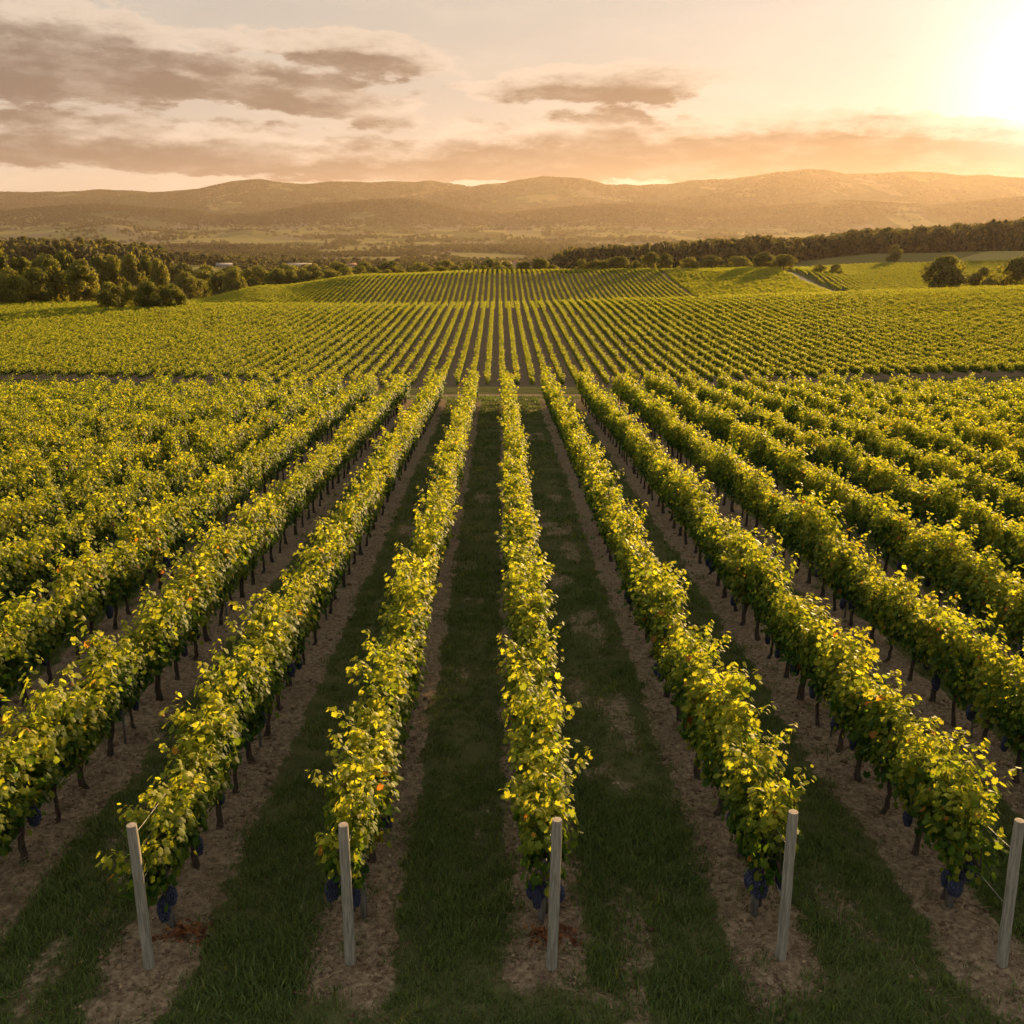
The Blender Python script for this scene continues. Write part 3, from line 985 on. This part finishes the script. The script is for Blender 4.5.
# ------------------------------------------------------------------ posts, stakes, wires
def post_meshes(h, r, seed):
    g = np.random.default_rng(seed)
    b = MB()
    zs = np.linspace(-0.25, h, 14)
    pts = np.column_stack([np.cumsum(g.normal(0, 0.0012, (14, 2)), 0), zs])
    rad = r * (1.06 - 0.10 * (zs - zs[0]) / (h + 0.25)) * (1 + g.normal(0, 0.008, 14))
    rad[-1] *= 0.93
    b.tube(pts, rad, 18, False, 0.012)
    c = MB()
    th = np.linspace(0, 2 * np.pi, 18, endpoint=False)
    rt = rad[-1] * 0.985
    V = [(pts[-1][0], pts[-1][1], h + 0.006)] + [(pts[-1][0] + rt * math.cos(q), pts[-1][1] + rt * math.sin(q), h + 0.003 + g.normal(0, 0.001)) for q in th]
    c.add(V, [(0, 1 + i, 1 + (i + 1) % 18) for i in range(18)])
    V2 = [(pts[-1][0] + rr * math.cos(q), pts[-1][1] + rr * math.sin(q), hz) for rr, hz in ((rt, h + 0.003), (rt * 1.0, h - 0.012)) for q in th]
    c.add(V2, [(i, 18 + i, 18 + (i + 1) % 18, (i + 1) % 18) for i in range(18)])
    return b.mesh('shaft', MATS['post_wood'], True), c.mesh('cut_top', MATS['post_end_grain'])
POSTS = {-1: (-3.68, 9.01, 1.74, 'weathered wooden end post leaning slightly left at the leftmost row, with tied wires'),
         0: (-1.58, 9.03, 1.74, 'round grey wooden end post in bare soil, just left of the middle post'),
         1: (0.53, 8.92, 1.82, 'upright grey wooden end post in the middle of the five, dead leaves behind it'),
         2: (2.96, 9.03, 1.79, 'grey wooden end post leaning a little right, just right of the middle post'),
         3: (5.25, 8.90, 1.77, 'rightmost wooden end post, in front of a vine heavy with blue grapes')}
for k, (x, y, h, lab) in POSTS.items():
    y -= 0.10
    t = thing('end_post', lab, 'post', (x, y, gz(x, y) - 0.01), 0, 'wooden end posts of the rows')
    t.rotation_euler = (R(1.0), R({-1: -0.1, 2: 0.8, 3: 0.5}.get(k, 0.2)), k)
    a_, b_ = post_meshes(h - 0.07, 0.055, 10 + k)
    ob('shaft', a_, t)
    ob('cut_top', b_, t)
t = None
STK = MB()
STK.tube([(0, 0, -0.2), (0.002, 0, 0.5), (0, 0, 0.80)], [0.042, 0.041, 0.040], 10, True, 0.02)
stake_me = STK.mesh('vine_stake', MATS['stake_grey'], True)
for k in (-1, 0, 1, 2, 3):
    x, y = rowx(k) + (0.06 if k < 1 else -0.05), START[k] - 0.16
    o = ob('vine_stake', stake_me, None, (x, y, gz(x, y)))
    o.rotation_euler = (R(2), R(1.5 * k), k)
    tag(o, 'short grey stake under the first vine behind the ' + POSTNAME[k], 'stake', 'grey stakes at the row ends')
thin = MB()
thin.tube([(0, 0, -0.2), (0, 0, 0.5), (0, 0, 0.95)], 0.020, 8, True, 0.02)
thin_me = thin.mesh('vine_stake', MATS['stake_grey'], True)
for k in (-2, -1, 0, 1, 2, 3, 4):
    for n in (4, 10, 16):
        idx = [i for i in sorted(solo) if vines1[i][0] == k and vines1[i][1] == n]
        if not idx or FW[idx[0]] > 26:
            continue
        x, y = rowx(k) + 0.03, vines1[idx[0]][3] + 0.45
        o = ob('vine_stake', thin_me, None, (x, y, gz(x, y)))
        o.rotation_euler = (R(random.uniform(-2, 2)), R(random.uniform(-2, 2)), 0)
        q = vines1[idx[0]][1] - first_seen[k]
        where = ('behind the ' + POSTNAME[k]) if k in POSTNAME else ('one row left of the leftmost post' if k < 0 else 'one row right of the rightmost post')
        tag(o, 'thin grey stake after the %s vine %s' % (ORD[q], where), 'stake', 'thin stakes within the rows')

def wire(name, a, b, sag, label, r=0.0032):
    a, b = np.array(a), np.array(b)
    u = np.linspace(0, 1, 9)[:, None]
    pts = a + (b - a) * u
    pts[:, 2] -= sag * 4 * u[:, 0] * (1 - u[:, 0])
    m = MB()
    m.tube(pts - a, r, 5)
    o = ob(name, m.mesh(name, MATS['wire'], True), None, a)
    tag(o, label, 'wire', 'trellis wires tied to the end posts')
for k in (-1, 0, 1, 2, 3):
    x, y, h, _ = POSTS[k]
    zb = gz(x, y)
    hs = (1.52, 1.28, 0.95, 0.60) if k == -1 else (1.30, 0.66)
    for q, hh in enumerate(hs):
        lean = -0.016 * hh if k == -1 else 0.0
        nm = ('topmost', 'second', 'third', 'lowest')[q] if k == -1 else ('upper', 'lower')[q]
        zt = hh + (-0.10, 0.0, 0.05, 0.16)[q]
        wire('trellis_wire', (x + lean, y - 0.05, zb + hh), (rowx(k) + 0.02, START[k] + 0.25, zb + zt), 0.01,
             '%s wire from the %s to its first vine' % (nm, POSTNAME[k]))
xl, yl = rowx(-2), 9.0
wire('trellis_wire', (xl, yl, gz(xl, yl) + 0.30), (xl + 0.04, 13.4, gz(xl, 13.4) + 0.62), 0.02, 'low wire under the vines one row left of the leftmost post', 0.004)

# ------------------------------------------------------------------ grass, litter, dead leaves
def blade_tuft(seed, n, h, spread, w0):
    g = np.random.default_rng(seed)
    V, F, r1 = [], [], []
    for i in range(n):
        p = g.normal(0, spread, 2)
        a = g.uniform(0, 6.28)
        hh = h * g.uniform(0.45, 1.2)
        bend = np.array([math.cos(a), math.sin(a)]) * hh * g.uniform(0.2, 0.9)
        sd = np.array([-math.sin(a), math.cos(a)]) * w0 * g.uniform(0.7, 1.3)
        b = len(V)
        for q, (s, wv) in enumerate(((0, 1), (0.55, 0.8))):
            c = p + bend * s ** 2
            V += [(*(c - sd * wv), hh * s), (*(c + sd * wv), hh * s)]
        V.append((*(p + bend), hh * 0.93))
        F.append([(b, b + 1, b + 3, b + 2)])
        F.append([(b + 2, b + 3, b + 4)])
        r1 += [g.random()] * 5
    quads = np.array([f[0] for f in F if len(f[0]) == 4])
    tris = np.array([f[0] for f in F if len(f[0]) == 3])
    return mesh_np('grass_tuft', np.array(V), [quads, tris], MATS['grass_blade'], False, {'rnd': np.array(r1), 'rnd2': np.array(r1)})
TUFTS = [blade_tuft(500 + v, 34, 0.085, 0.075, 0.0042) for v in range(5)]
TUFTS += [blade_tuft(520 + v, 22, 0.10, 0.13, 0.010) for v in range(4)]
gp, gi_, gs = [], [], []
for lo, hi, dn, base, nvar in ((6.2, 13, 150, 0, 5), (13, 24, 55, 0, 5), (24, 66, 10, 5, 4)):
    n = int(dn * (hi - lo) * (hi + lo) * 0.56)
    y = np.sqrt(rng.uniform(lo ** 2, hi ** 2, n))
    x = rng.uniform(-0.56, 0.56, n) * (y + 2)
    soil, path = zone_masks(x, y)
    keep = rng.random(n) > soil * 1.05 + 0.05
    keep &= (fbm(x * 1.7 + 8, y * 1.7, 3) + rng.uniform(-0.2, 0.2, n)) > -0.27
    stray = (rng.random(n) < 0.02)
    keep |= stray
    x, y = x[keep], y[keep]
    gp.append(np.stack([x, y, ground_z(x, y) - 0.008], -1))
    gi_.append(base + rng.integers(0, nvar, len(x)))
    gs.append(rng.uniform(0.55, 1.35, len(x)) * (0.8 + 0.9 * (fbm(x * 0.8, y * 0.8, 2) + 0.25)))
gp = np.concatenate(gp)
tag(scatter('grass', gp, rng.uniform(0, 6.28, len(gp)), np.concatenate(gs), np.concatenate(gi_), TUFTS, 'stuff', rng.normal(0, 0.12, (len(gp), 2))),
    'short dark green grass in strips between the vine rows', 'grass')

def clod(seed):
    g = np.random.default_rng(seed)
    V = ICO_V * (1 + 0.28 * g.normal(0, 1, (len(ICO_V), 1)) * 0.5)
    V = V * np.array([1, g.uniform(0.6, 0.9), g.uniform(0.4, 0.7)])
    b = MB()
    b.add(V, ICO_F)
    r = np.full(len(V), g.random())
    return b.mesh('clod', MATS['litter'], False, {'rnd': r * 0.5, 'rnd2': r * 0})
def straw(seed):
    g = np.random.default_rng(seed)
    b = MB()
    for i in range(5):
        a = g.uniform(0, 3.14)
        L = g.uniform(0.03, 0.11)
        c = np.append(g.normal(0, 0.08, 2), g.uniform(0.004, 0.02))
        d = np.array([math.cos(a), math.sin(a), g.normal(0, 0.15)]) * L
        b.tube([c - d, c + d * 0.1 + [0, 0, 0.005], c + d], [0.0025, 0.003, 0.002], 4)
    nv = sum(len(v) for v in b.V)
    r = np.full(nv, g.random())
    return b.mesh('straw', MATS['litter'], False, {'rnd': r, 'rnd2': r * 0})
def flake(seed):
    g = np.random.default_rng(seed)
    n = 3
    p = np.column_stack([g.normal(0, 0.06, (n, 2)), g.uniform(0.01, 0.025, n)])
    nn = np.column_stack([g.normal(0, 0.35, (n, 2)), np.ones(n)])
    return leaves_mesh('flake', p, nn, g.uniform(0.018, 0.04, n), MATS['litter'], LEAF_LOW, 0.5)
LIT = [clod(600), clod(601), clod(602), straw(610), straw(611), straw(612), flake(620), flake(621)]
n = 30000
y = np.sqrt(rng.uniform(7 ** 2, 30 ** 2, n))
y = np.where(rng.random(n) < 0.5, rng.uniform(7.5, 16, n), y)
x = rng.uniform(-0.56, 0.56, n) * (y + 2)
soil, _ = zone_masks(x, y)
keep = rng.random(n) < soil * 0.95
x, y = x[keep], y[keep]
pick = rng.choice(8, len(x), p=[0.2, 0.2, 0.2, 0.1, 0.1, 0.1, 0.05, 0.05])
sc = np.where(pick < 3, np.exp(rng.normal(math.log(0.014), 0.55, len(x))), rng.uniform(0.7, 1.3, len(x)))
tag(scatter('soil_litter', np.stack([x, y, ground_z(x, y)], -1), rng.uniform(0, 6.28, len(x)), sc, pick, LIT, 'stuff', rng.normal(0, 0.2, (len(x), 2))),
    'clods, straw and dry leaf scraps strewn over the bare soil strips', 'soil litter')

for k, (ox, oy, n, lab) in {-1: (0.22, 0.48, 80, 'orange heap of dead leaves behind the leaning leftmost post'),
                            1: (0.02, 0.42, 110, 'brown heap of dead leaves behind the middle post')}.items():
    x, y, h, _ = POSTS[k]
    x, y = x + ox, y + oy
    q = rng.normal(0, 1, (n, 2)) * [0.15, 0.10]
    hz = 0.08 * np.exp(-(q[:, 0] / 0.16) ** 2 - (q[:, 1] / 0.12) ** 2)
    p = np.column_stack([q, ground_z(x + q[:, 0], y + q[:, 1]) - gz(x, y) + 0.015 + hz * rng.random(n)])
    nn = np.column_stack([rng.normal(0, 0.5, (n, 2)), np.ones(n)])
    me = leaves_mesh('fallen_leaves', p, nn, rng.uniform(0.05, 0.09, n), MATS['dry_leaf'], LEAF2D, 0.5)
    tag(ob('fallen_leaves', me, None, (x, y, gz(x, y))), lab, 'dead leaves', None, 'stuff')

# ------------------------------------------------------------------ trees
def crown_mesh(name, seed, n, lobes, shape, size, mat):
    """leaf clumps spread through lumpy lobes; unit tree: height 1, crown half width about 0.5*shape"""
    g = np.random.default_rng(seed)
    cs, rs = [], []
    for i in range(lobes):
        u = g.random()
        zc = shape['z0'] + (shape['z1'] - shape['z0']) * u
        wid = shape['w'] * (1 - abs(2 * u - 0.8) ** 2.2 * 0.55) if not shape.get('cone') else shape['w'] * (1.0 - u) ** 0.9 + 0.02
        a, r = g.uniform(0, 6.28), wid * math.sqrt(g.uniform(0.1, 1.0))
        cs.append((r * math.cos(a), r * math.sin(a), zc))
        rs.append(shape['r'] * g.uniform(0.65, 1.25) * (1 if not shape.get('cone') else (1.1 - u * 0.7)))
    cs, rs = np.array(cs), np.array(rs)
    pk = g.integers(0, lobes, n)
    dv = g.normal(0, 1, (n, 3))
    dv /= np.linalg.norm(dv, axis=1)[:, None]
    rad = rs[pk] * g.uniform(0.45, 1.06, n) ** 0.5
    p = cs[pk] + dv * rad[:, None] * [1, 1, 0.82]
    p[:, 2] = np.clip(p[:, 2], 0.02, 1.02)
    nn = dv + g.normal(0, 0.55, (n, 3)) + [0, 0, 0.25]
    return leaves_mesh(name, p, nn, size * g.uniform(0.6, 1.3, n), mat, LEAF_LOW, 0.3)

def tree_trunk(seed, h=0.55, r=0.028, limbs=6):
    g = np.random.default_rng(seed)
    b = MB()
    pts = np.column_stack([np.cumsum(g.normal(0, 0.008, (6, 2)), 0), np.linspace(-0.06, h, 6)])
    b.tube(pts, r * np.array([1.5, 1.1, 0.95, 0.8, 0.6, 0.35]), 8, True, 0.05)
    for i in range(limbs):
        s = pts[2 + i % 3]
        a = g.uniform(0, 6.28)
        e = s + [0.26 * math.cos(a), 0.26 * math.sin(a), g.uniform(0.15, 0.35)]
        b.tube([s, (s + e) / 2 + [0, 0, -0.02], e], [r * 0.5, r * 0.35, r * 0.15], 6, False)
    return b.mesh('trunk', MATS['tree_bark'], True)

KINDS = {'round': dict(z0=0.17, z1=0.84, w=0.35, r=0.135), 'bush': dict(z0=0.08, z1=0.78, w=0.46, r=0.17),
         'tall': dict(z0=0.22, z1=0.88, w=0.20, r=0.13), 'conifer': dict(z0=0.12, z1=0.95, w=0.22, r=0.10, cone=True)}
CROWNS, TTR = {}, {}
for kd, shp in KINDS.items():
    CROWNS[kd] = [crown_mesh('crown', 700 + 11 * v + len(kd), 9000, 36, shp, 0.031, MATS['tree_leaf']) for v in range(4)]
    TTR[kd] = [tree_trunk(800 + v + len(kd), 0.8 if kd in ('conifer', 'tall') else 0.5) for v in range(4)]

tree_n = 0
def tree(kd, px, top, base, wpx, d, label, name, group, cat='tree'):
    """tree at distance d (metres along the rows) whose crown spans wpx and reaches picture height top"""
    global tree_n
    d = d * 2.0
    t_ = px2t(px, (top + base) / 2)
    x = t_ * d
    z = float(H(np.array([x]), np.array([d]))[0])
    az, el = img2sky(px, top)
    ztop = 7.0 + math.tan(el) * math.hypot(x, d)
    h = max(1.5, ztop - z)
    wid = wpx / 1000 * d / math.cos(PITCH)
    half = KINDS[kd]['w'] + KINDS[kd]['r'] * (0.75 if kd != 'conifer' else 0.4)
    sx = wid / 2 / half
    v = tree_n % 4
    tree_n += 1
    o = thing(name, label, cat, (x, d, z), (tree_n * 2.4) % 6.28, group)
    o.scale = (sx, sx, h)
    key = (kd, v)
    if key not in protos:
        protos[key] = (ob('crown', CROWNS[kd][v], o), ob('trunk', TTR[kd][v], o))
    else:
        for q in protos[key]:
            c = q.copy()
            COL.objects.link(c)
            c.parent = o
    return o

tree('bush', 10, 262, 300, 42, 142, 'round bushy tree cut by the left picture edge, left of a pair', 'bushy_tree', 'trees at the left field edge')
tree('bush', 34, 262, 300, 40, 146, 'round bushy tree second from the left edge, in front of a dark conifer', 'bushy_tree', 'trees at the left field edge')
tree('conifer', -3, 231, 300, 34, 165, 'dark pointed conifer rising highest at the left picture edge', 'conifer_tree', 'trees at the left field edge')
tree('round', 22, 250, 300, 36, 172, 'dark tree standing behind the two bushy trees at the far left', 'broadleaf_tree', 'trees at the left field edge')
tree('round', 48, 246, 300, 40, 168, 'dark tree between the left bushy pair and the tallest light green tree', 'broadleaf_tree', 'trees at the left field edge')
tree('round', 66, 245, 300, 34, 172, 'dark tall tree just behind the light green tree on the left', 'broadleaf_tree', 'trees at the left field edge')
tree('round', 82, 254, 302, 42, 150, 'light olive green tree with a broad crown, tallest above the low shrubs', 'broadleaf_tree', 'trees at the left field edge')
for q, (px, top, wd) in enumerate(((110, 278, 34), (128, 277, 26), (147, 277, 32), (170, 279, 32))):
    tree('bush', px, top, 302, wd, 136 + q % 2 * 3, '%s of four low round shrubs, from the left, below the dark tree belt' % ORD[q], 'round_shrub', 'low shrubs at the left field edge', 'shrub')
for q, (px, top, wd) in enumerate(((98, 250, 26), (114, 248, 28), (131, 248, 28), (146, 250, 26), (158, 253, 20))):
    tree('round', px, top, 285, wd, 225 + 4 * (q % 2), '%s tree from the left in the dark belt above the low shrubs' % ORD[q], 'broadleaf_tree', 'dark tree belt on the left')
hedge = [(186, 268, 22), (203, 267, 22), (219, 266, 20), (233, 265, 20), (247, 266, 18), (262, 266, 20), (277, 265, 20), (291, 268, 16), (304, 266, 18), (318, 269, 16),
         (331, 267, 16), (345, 266, 20), (360, 264, 18), (374, 266, 14), (387, 268, 13), (401, 268, 14), (414, 269, 11), (427, 265, 16), (441, 264, 12), (455, 264, 16),
         (469, 263, 14), (483, 265, 12), (497, 264, 14), (511, 266, 11)]
for q, (px, top, wd) in enumerate(hedge):
    tree('bush', px, top - 1, 284, wd * 1.5, 262 + 7 * math.sin(q * 1.7), 'rounded tree, %s from the left in the hedge line behind the knoll vineyard' % ORD[q],
         'hedge_tree', 'hedge line behind the knoll vineyard')
back = [(182, 258, 22), (206, 260, 26), (232, 262, 26), (258, 261, 24), (286, 259, 26), (312, 259, 24), (338, 258, 26), (364, 257, 24), (392, 256, 26), (420, 258, 26),
        (446, 256, 24), (470, 257, 24), (490, 254, 26), (505, 256, 20)]
for q, (px, top, wd) in enumerate(back):
    tree('bush' if q % 2 else 'round', px, top + 1, 282, wd * 1.35, 335 + 12 * math.sin(q * 2.1), 'dark tree, %s from the left in the belt behind the hedge line' % ORD[q], 'broadleaf_tree', 'dark belt behind the hedge line')
for q, (px, top, wd, kd) in enumerate(((523, 258, 18, 'bush'), (539, 256, 20, 'round'), (552, 263, 18, 'bush'), (582, 257, 16, 'bush'), (598, 257, 26, 'bush'), (619, 254, 28, 'round'),
                                       (636, 258, 14, 'bush'), (651, 250, 22, 'round'), (665, 251, 20, 'round'), (689, 255, 26, 'bush'), (712, 253, 28, 'round'),
                                       (738, 254, 34, 'bush'), (764, 250, 32, 'round'), (784, 252, 26, 'round'), (820, 262, 14, 'bush'), (836, 262, 16, 'bush'))):
    tree(kd, px, top, 274, wd, 246 + 6 * math.sin(q * 1.3), 'rounded hazy tree, %s from the left in the line right of center behind the knoll' % ORD[q], 'hedge_tree', 'tree line right of the knoll')
tree('round', 895, 243, 263, 19, 330, 'lone round tree standing in the hazy field beyond the track', 'lone_tree', None)
tree('round', 945, 250, 293, 44, 182, 'tall broad crowned tree at the end of the farm track on the right', 'broadleaf_tree', 'trees at the right field edge')
tree('bush', 982, 262, 293, 38, 186, 'low bushy tree between two taller trees at the right edge', 'bushy_tree', 'trees at the right field edge')
tree('round', 1018, 252, 293, 40, 180, 'tall tree cut by the right picture edge', 'broadleaf_tree', 'trees at the right field edge')
tree('round', 1060, 250, 293, 44, 190, 'tree standing just outside the right picture edge', 'broadleaf_tree', 'trees at the right field edge') if False else None

# far woods: too many trees to count
FARC = [crown_mesh('far_crown', 900 + v, 330, 12, KINDS['round' if v % 2 else 'bush'], 0.115, MATS['far_leaf']) for v in range(6)]
def woods(name, x, y, hh, ww, label):
    z = H(x, y)
    n = len(x)
    s = np.stack([ww, ww, hh], -1)
    tag(scatter(name, np.stack([x, y, z - 0.3], -1), rng.uniform(0, 6.28, n), s, rng.integers(0, 6, n), FARC), label, 'woodland')
# dark wooded rise right of centre, then the higher belt to the right
def belt(n, d0, d1, pa, pb, X, Y, jit, wlo, whi, name, label):
    y = rng.uniform(d0, d1, n)
    t_ = rng.uniform(px2t(pa, 245), px2t(pb, 245), n)
    x = t_ * y
    base = H(x, y)
    tp = np.interp(t_, [px2t(q, 245) for q in X], Y) + rng.normal(0, jit, n)
    topz = 7 + y * np.tan(-PITCH + np.arctan((512 - tp) / 1000))
    h = np.clip(topz - base, 6, 34)
    woods(name, x, y, h, rng.uniform(wlo, whi, n), label)
belt(420, 730, 860, 556, 800, (550, 575, 600, 660, 720, 760, 810), (250, 246, 244, 240, 236, 234, 238), 1.4, 12, 20, 'dark_woodland', 'dark wooded rise in haze right of the centre')
belt(800, 790, 960, 790, 1200, (790, 830, 870, 910, 960, 1024, 1200), (237, 233, 227, 226, 222, 217, 212), 1.8, 13, 22, 'hazy_woodland', 'long wooded belt glowing in haze on the right')
belt(300, 900, 1150, -170, 165, (-170, 0, 40, 80, 120, 165), (232, 235, 234, 236, 238, 243), 1.6, 20, 32, 'left_woodland', 'dim wood behind the trees at the far left')
# scattered trees and copses of the valley floor
n = 42000
y = np.exp(rng.uniform(math.log(1000), math.log(6600), n))
t_ = rng.uniform(-0.62, 0.62, n)
x = t_ * y
f = fbm(x / 170, y / 420, 4)
keep = f > np.interp(y, [1000, 1900, 3200, 6000], [-0.03, -0.04, -0.07, -0.03]) + 0.14 * rng.random(n)
keep &= ~((y < 1300) & (t_ > 0.03))
for hx, hy, hd in [(190, 268, 799), (224, 257, 1326), (262, 262, 1020), (299, 252, 1530), (351, 250, 1615), (506, 247, 1785), (520, 245, 1870), (640, 229, 3230), (653, 228, 3315), (178, 257, 1258)]:                       # the yards and lanes in front of the houses are open
    keep &= ~((np.abs(t_ - px2t(hx, hy)) * y < 16 + 0.006 * hd) & (y > hd * 0.72) & (y < hd + 12))
x, y = x[keep], y[keep]
woods('valley_trees', x, y, rng.uniform(8, 19, len(x)), rng.uniform(11, 26, len(x)), 'scattered hedgerows and copses on the valley floor')
n = 260
y = rng.uniform(3500, 3620, n)
t_ = rng.uniform(px2t(158, 230), px2t(248, 230), n)
woods('plantation', t_ * y, y, rng.uniform(24, 28, n), rng.uniform(20, 28, n), 'dark straight-edged plantation below the left hills')
n = 170000
y = rng.uniform(4300, 10900, n)
t_ = rng.uniform(-0.58, 0.58, n)
x = t_ * y
f = fbm(x / 420 + 3, y / 420, 4)
keep = f > -0.14 + 0.1 * rng.random(n)
keep &= (H(x, y) - H0(x, y) > 14 + 30 * rng.random(n)) & (y > 5600)
x, y = x[keep], y[keep]
woods('hill_forest', x, y, rng.uniform(8, 14, len(x)), rng.uniform(13, 26, len(x)), 'forest covering the far hills')

# ------------------------------------------------------------------ farmhouses in the valley
def house(px, py, d, w, dp, hw, wall, roof, label, rz=0.0, name='farmhouse'):
    t_ = px2t(px, py)
    x = t_ * d
    z = float(H(np.array([x]), np.array([d]))[0])
    lift = max(0.0, 7.0 + math.tan(img2sky(px, py)[1]) * math.hypot(x, d) - z)
    o = thing(name, label, 'house', (x, d, z), rz, 'pale buildings in the valley')
    m = MB()
    rh = dp * 0.32
    V = [(-w / 2, -dp / 2, -1), (w / 2, -dp / 2, -1), (w / 2, dp / 2, -1), (-w / 2, dp / 2, -1), (-w / 2, -dp / 2, hw), (w / 2, -dp / 2, hw), (w / 2, dp / 2, hw), (-w / 2, dp / 2, hw),
         (-w / 2, 0, hw + rh), (w / 2, 0, hw + rh)]
    m.add(V, [(0, 1, 5, 4), (1, 2, 6, 5), (2, 3, 7, 6), (3, 0, 4, 7)])
    m.add(V, [(4, 8, 7), (5, 6, 9)])
    ob('wall', m.mesh('wall', MATS[wall]), o)
    r = MB()
    for sgn in (-1, 1):
        e = [(-w / 2 - 0.4, sgn * (dp / 2 + 0.5), hw - 0.25), (w / 2 + 0.4, sgn * (dp / 2 + 0.5), hw - 0.25), (w / 2 + 0.4, 0, hw + rh + 0.12), (-w / 2 - 0.4, 0, hw + rh + 0.12)]
        V = e + [(a, b, c + 0.22) for a, b, c in e]
        r.add(V, [(0, 1, 2, 3), (7, 6, 5, 4), (0, 4, 5, 1), (1, 5, 6, 2), (3, 2, 6, 7), (0, 3, 7, 4)])
    ro = ob('roof', r.mesh('roof', MATS[roof]), o)
    c = MB()
    c.box((w * 0.28, dp * 0.1, hw + rh + 0.5), (0.8, 0.8, 1.8))
    ob('chimney', c.mesh('chimney', MATS[wall]), ro)
    nw = max(2, int(w / 4))
    wm = MB()
    wm.box((0, 0, 0), (1.2, 0.16, 1.5))
    wme = wm.mesh('window', MATS['window_glass'])
    for i in range(nw):
        xx = -w / 2 + (i + 0.5) * w / nw
        if i == nw // 2:
            dm = MB()
            dm.box((xx, -dp / 2 - 0.03, 1.1), (1.3, 0.2, 2.2))
            ob('door', dm.mesh('door', MATS['shutter']), o)
        else:
            ob('window', wme, o, (xx, -dp / 2 - 0.03, 1.9))
house(190, 268, 799, 11, 9, 4.0, 'ochre_wall', 'roof_tile', 'small ochre house with a tiled roof behind the hedge trees on the left', 0.3)
house(224, 258, 1326, 20, 9, 3.2, 'render_wall', 'grey_roof', 'long low pale farm building with a grey roof, left of center', 0.05, 'farm_building')
house(262, 262, 1020, 17, 10, 4.2, 'render_wall', 'roof_tile', 'pale cottage partly hidden by the hedge trees', -0.2)
house(299, 252, 1530, 35, 13, 4.5, 'render_wall', 'grey_roof', 'long pale roofed barn standing among valley trees', 0.1, 'farm_building')
house(351, 250, 1615, 14, 10, 6.0, 'render_wall', 'roof_tile', 'narrow pale two storey house among valley trees', 0.4)
house(506, 247, 1785, 19, 13, 6.5, 'render_wall', 'roof_tile', 'bright pale house near the center of the valley', -0.3)
house(520, 245, 1870, 25, 13, 6.0, 'render_wall', 'roof_tile', 'pale house right of the bright one in the center of the valley', 0.3)
house(640, 229, 3230, 35, 15, 7.0, 'render_wall', 'roof_tile', 'left house of a far pale hamlet at the foot of the hills', 0.2)
house(653, 228, 3315, 28, 15, 7.0, 'render_wall', 'roof_tile', 'right house of a far pale hamlet at the foot of the hills', -0.2)

# ------------------------------------------------------------------ haze: one closed box of even, pale air
hm, hw_, hout = material('haze')
pv = hw_.n('ShaderNodeVolumePrincipled')
pv.inputs['Color'].default_value = C4(1.0, 0.80, 0.64)
pv.inputs['Density'].default_value = 0.000015
pv.inputs['Anisotropy'].default_value = 0.46
hw_.t.links.new(pv.outputs[0], hout.inputs['Volume'])
hb = MB()
hb.box((0, 6700, 320), (34000, 13600, 900))
tag(ob('haze', hb.mesh('haze', hm)), kind='stuff')
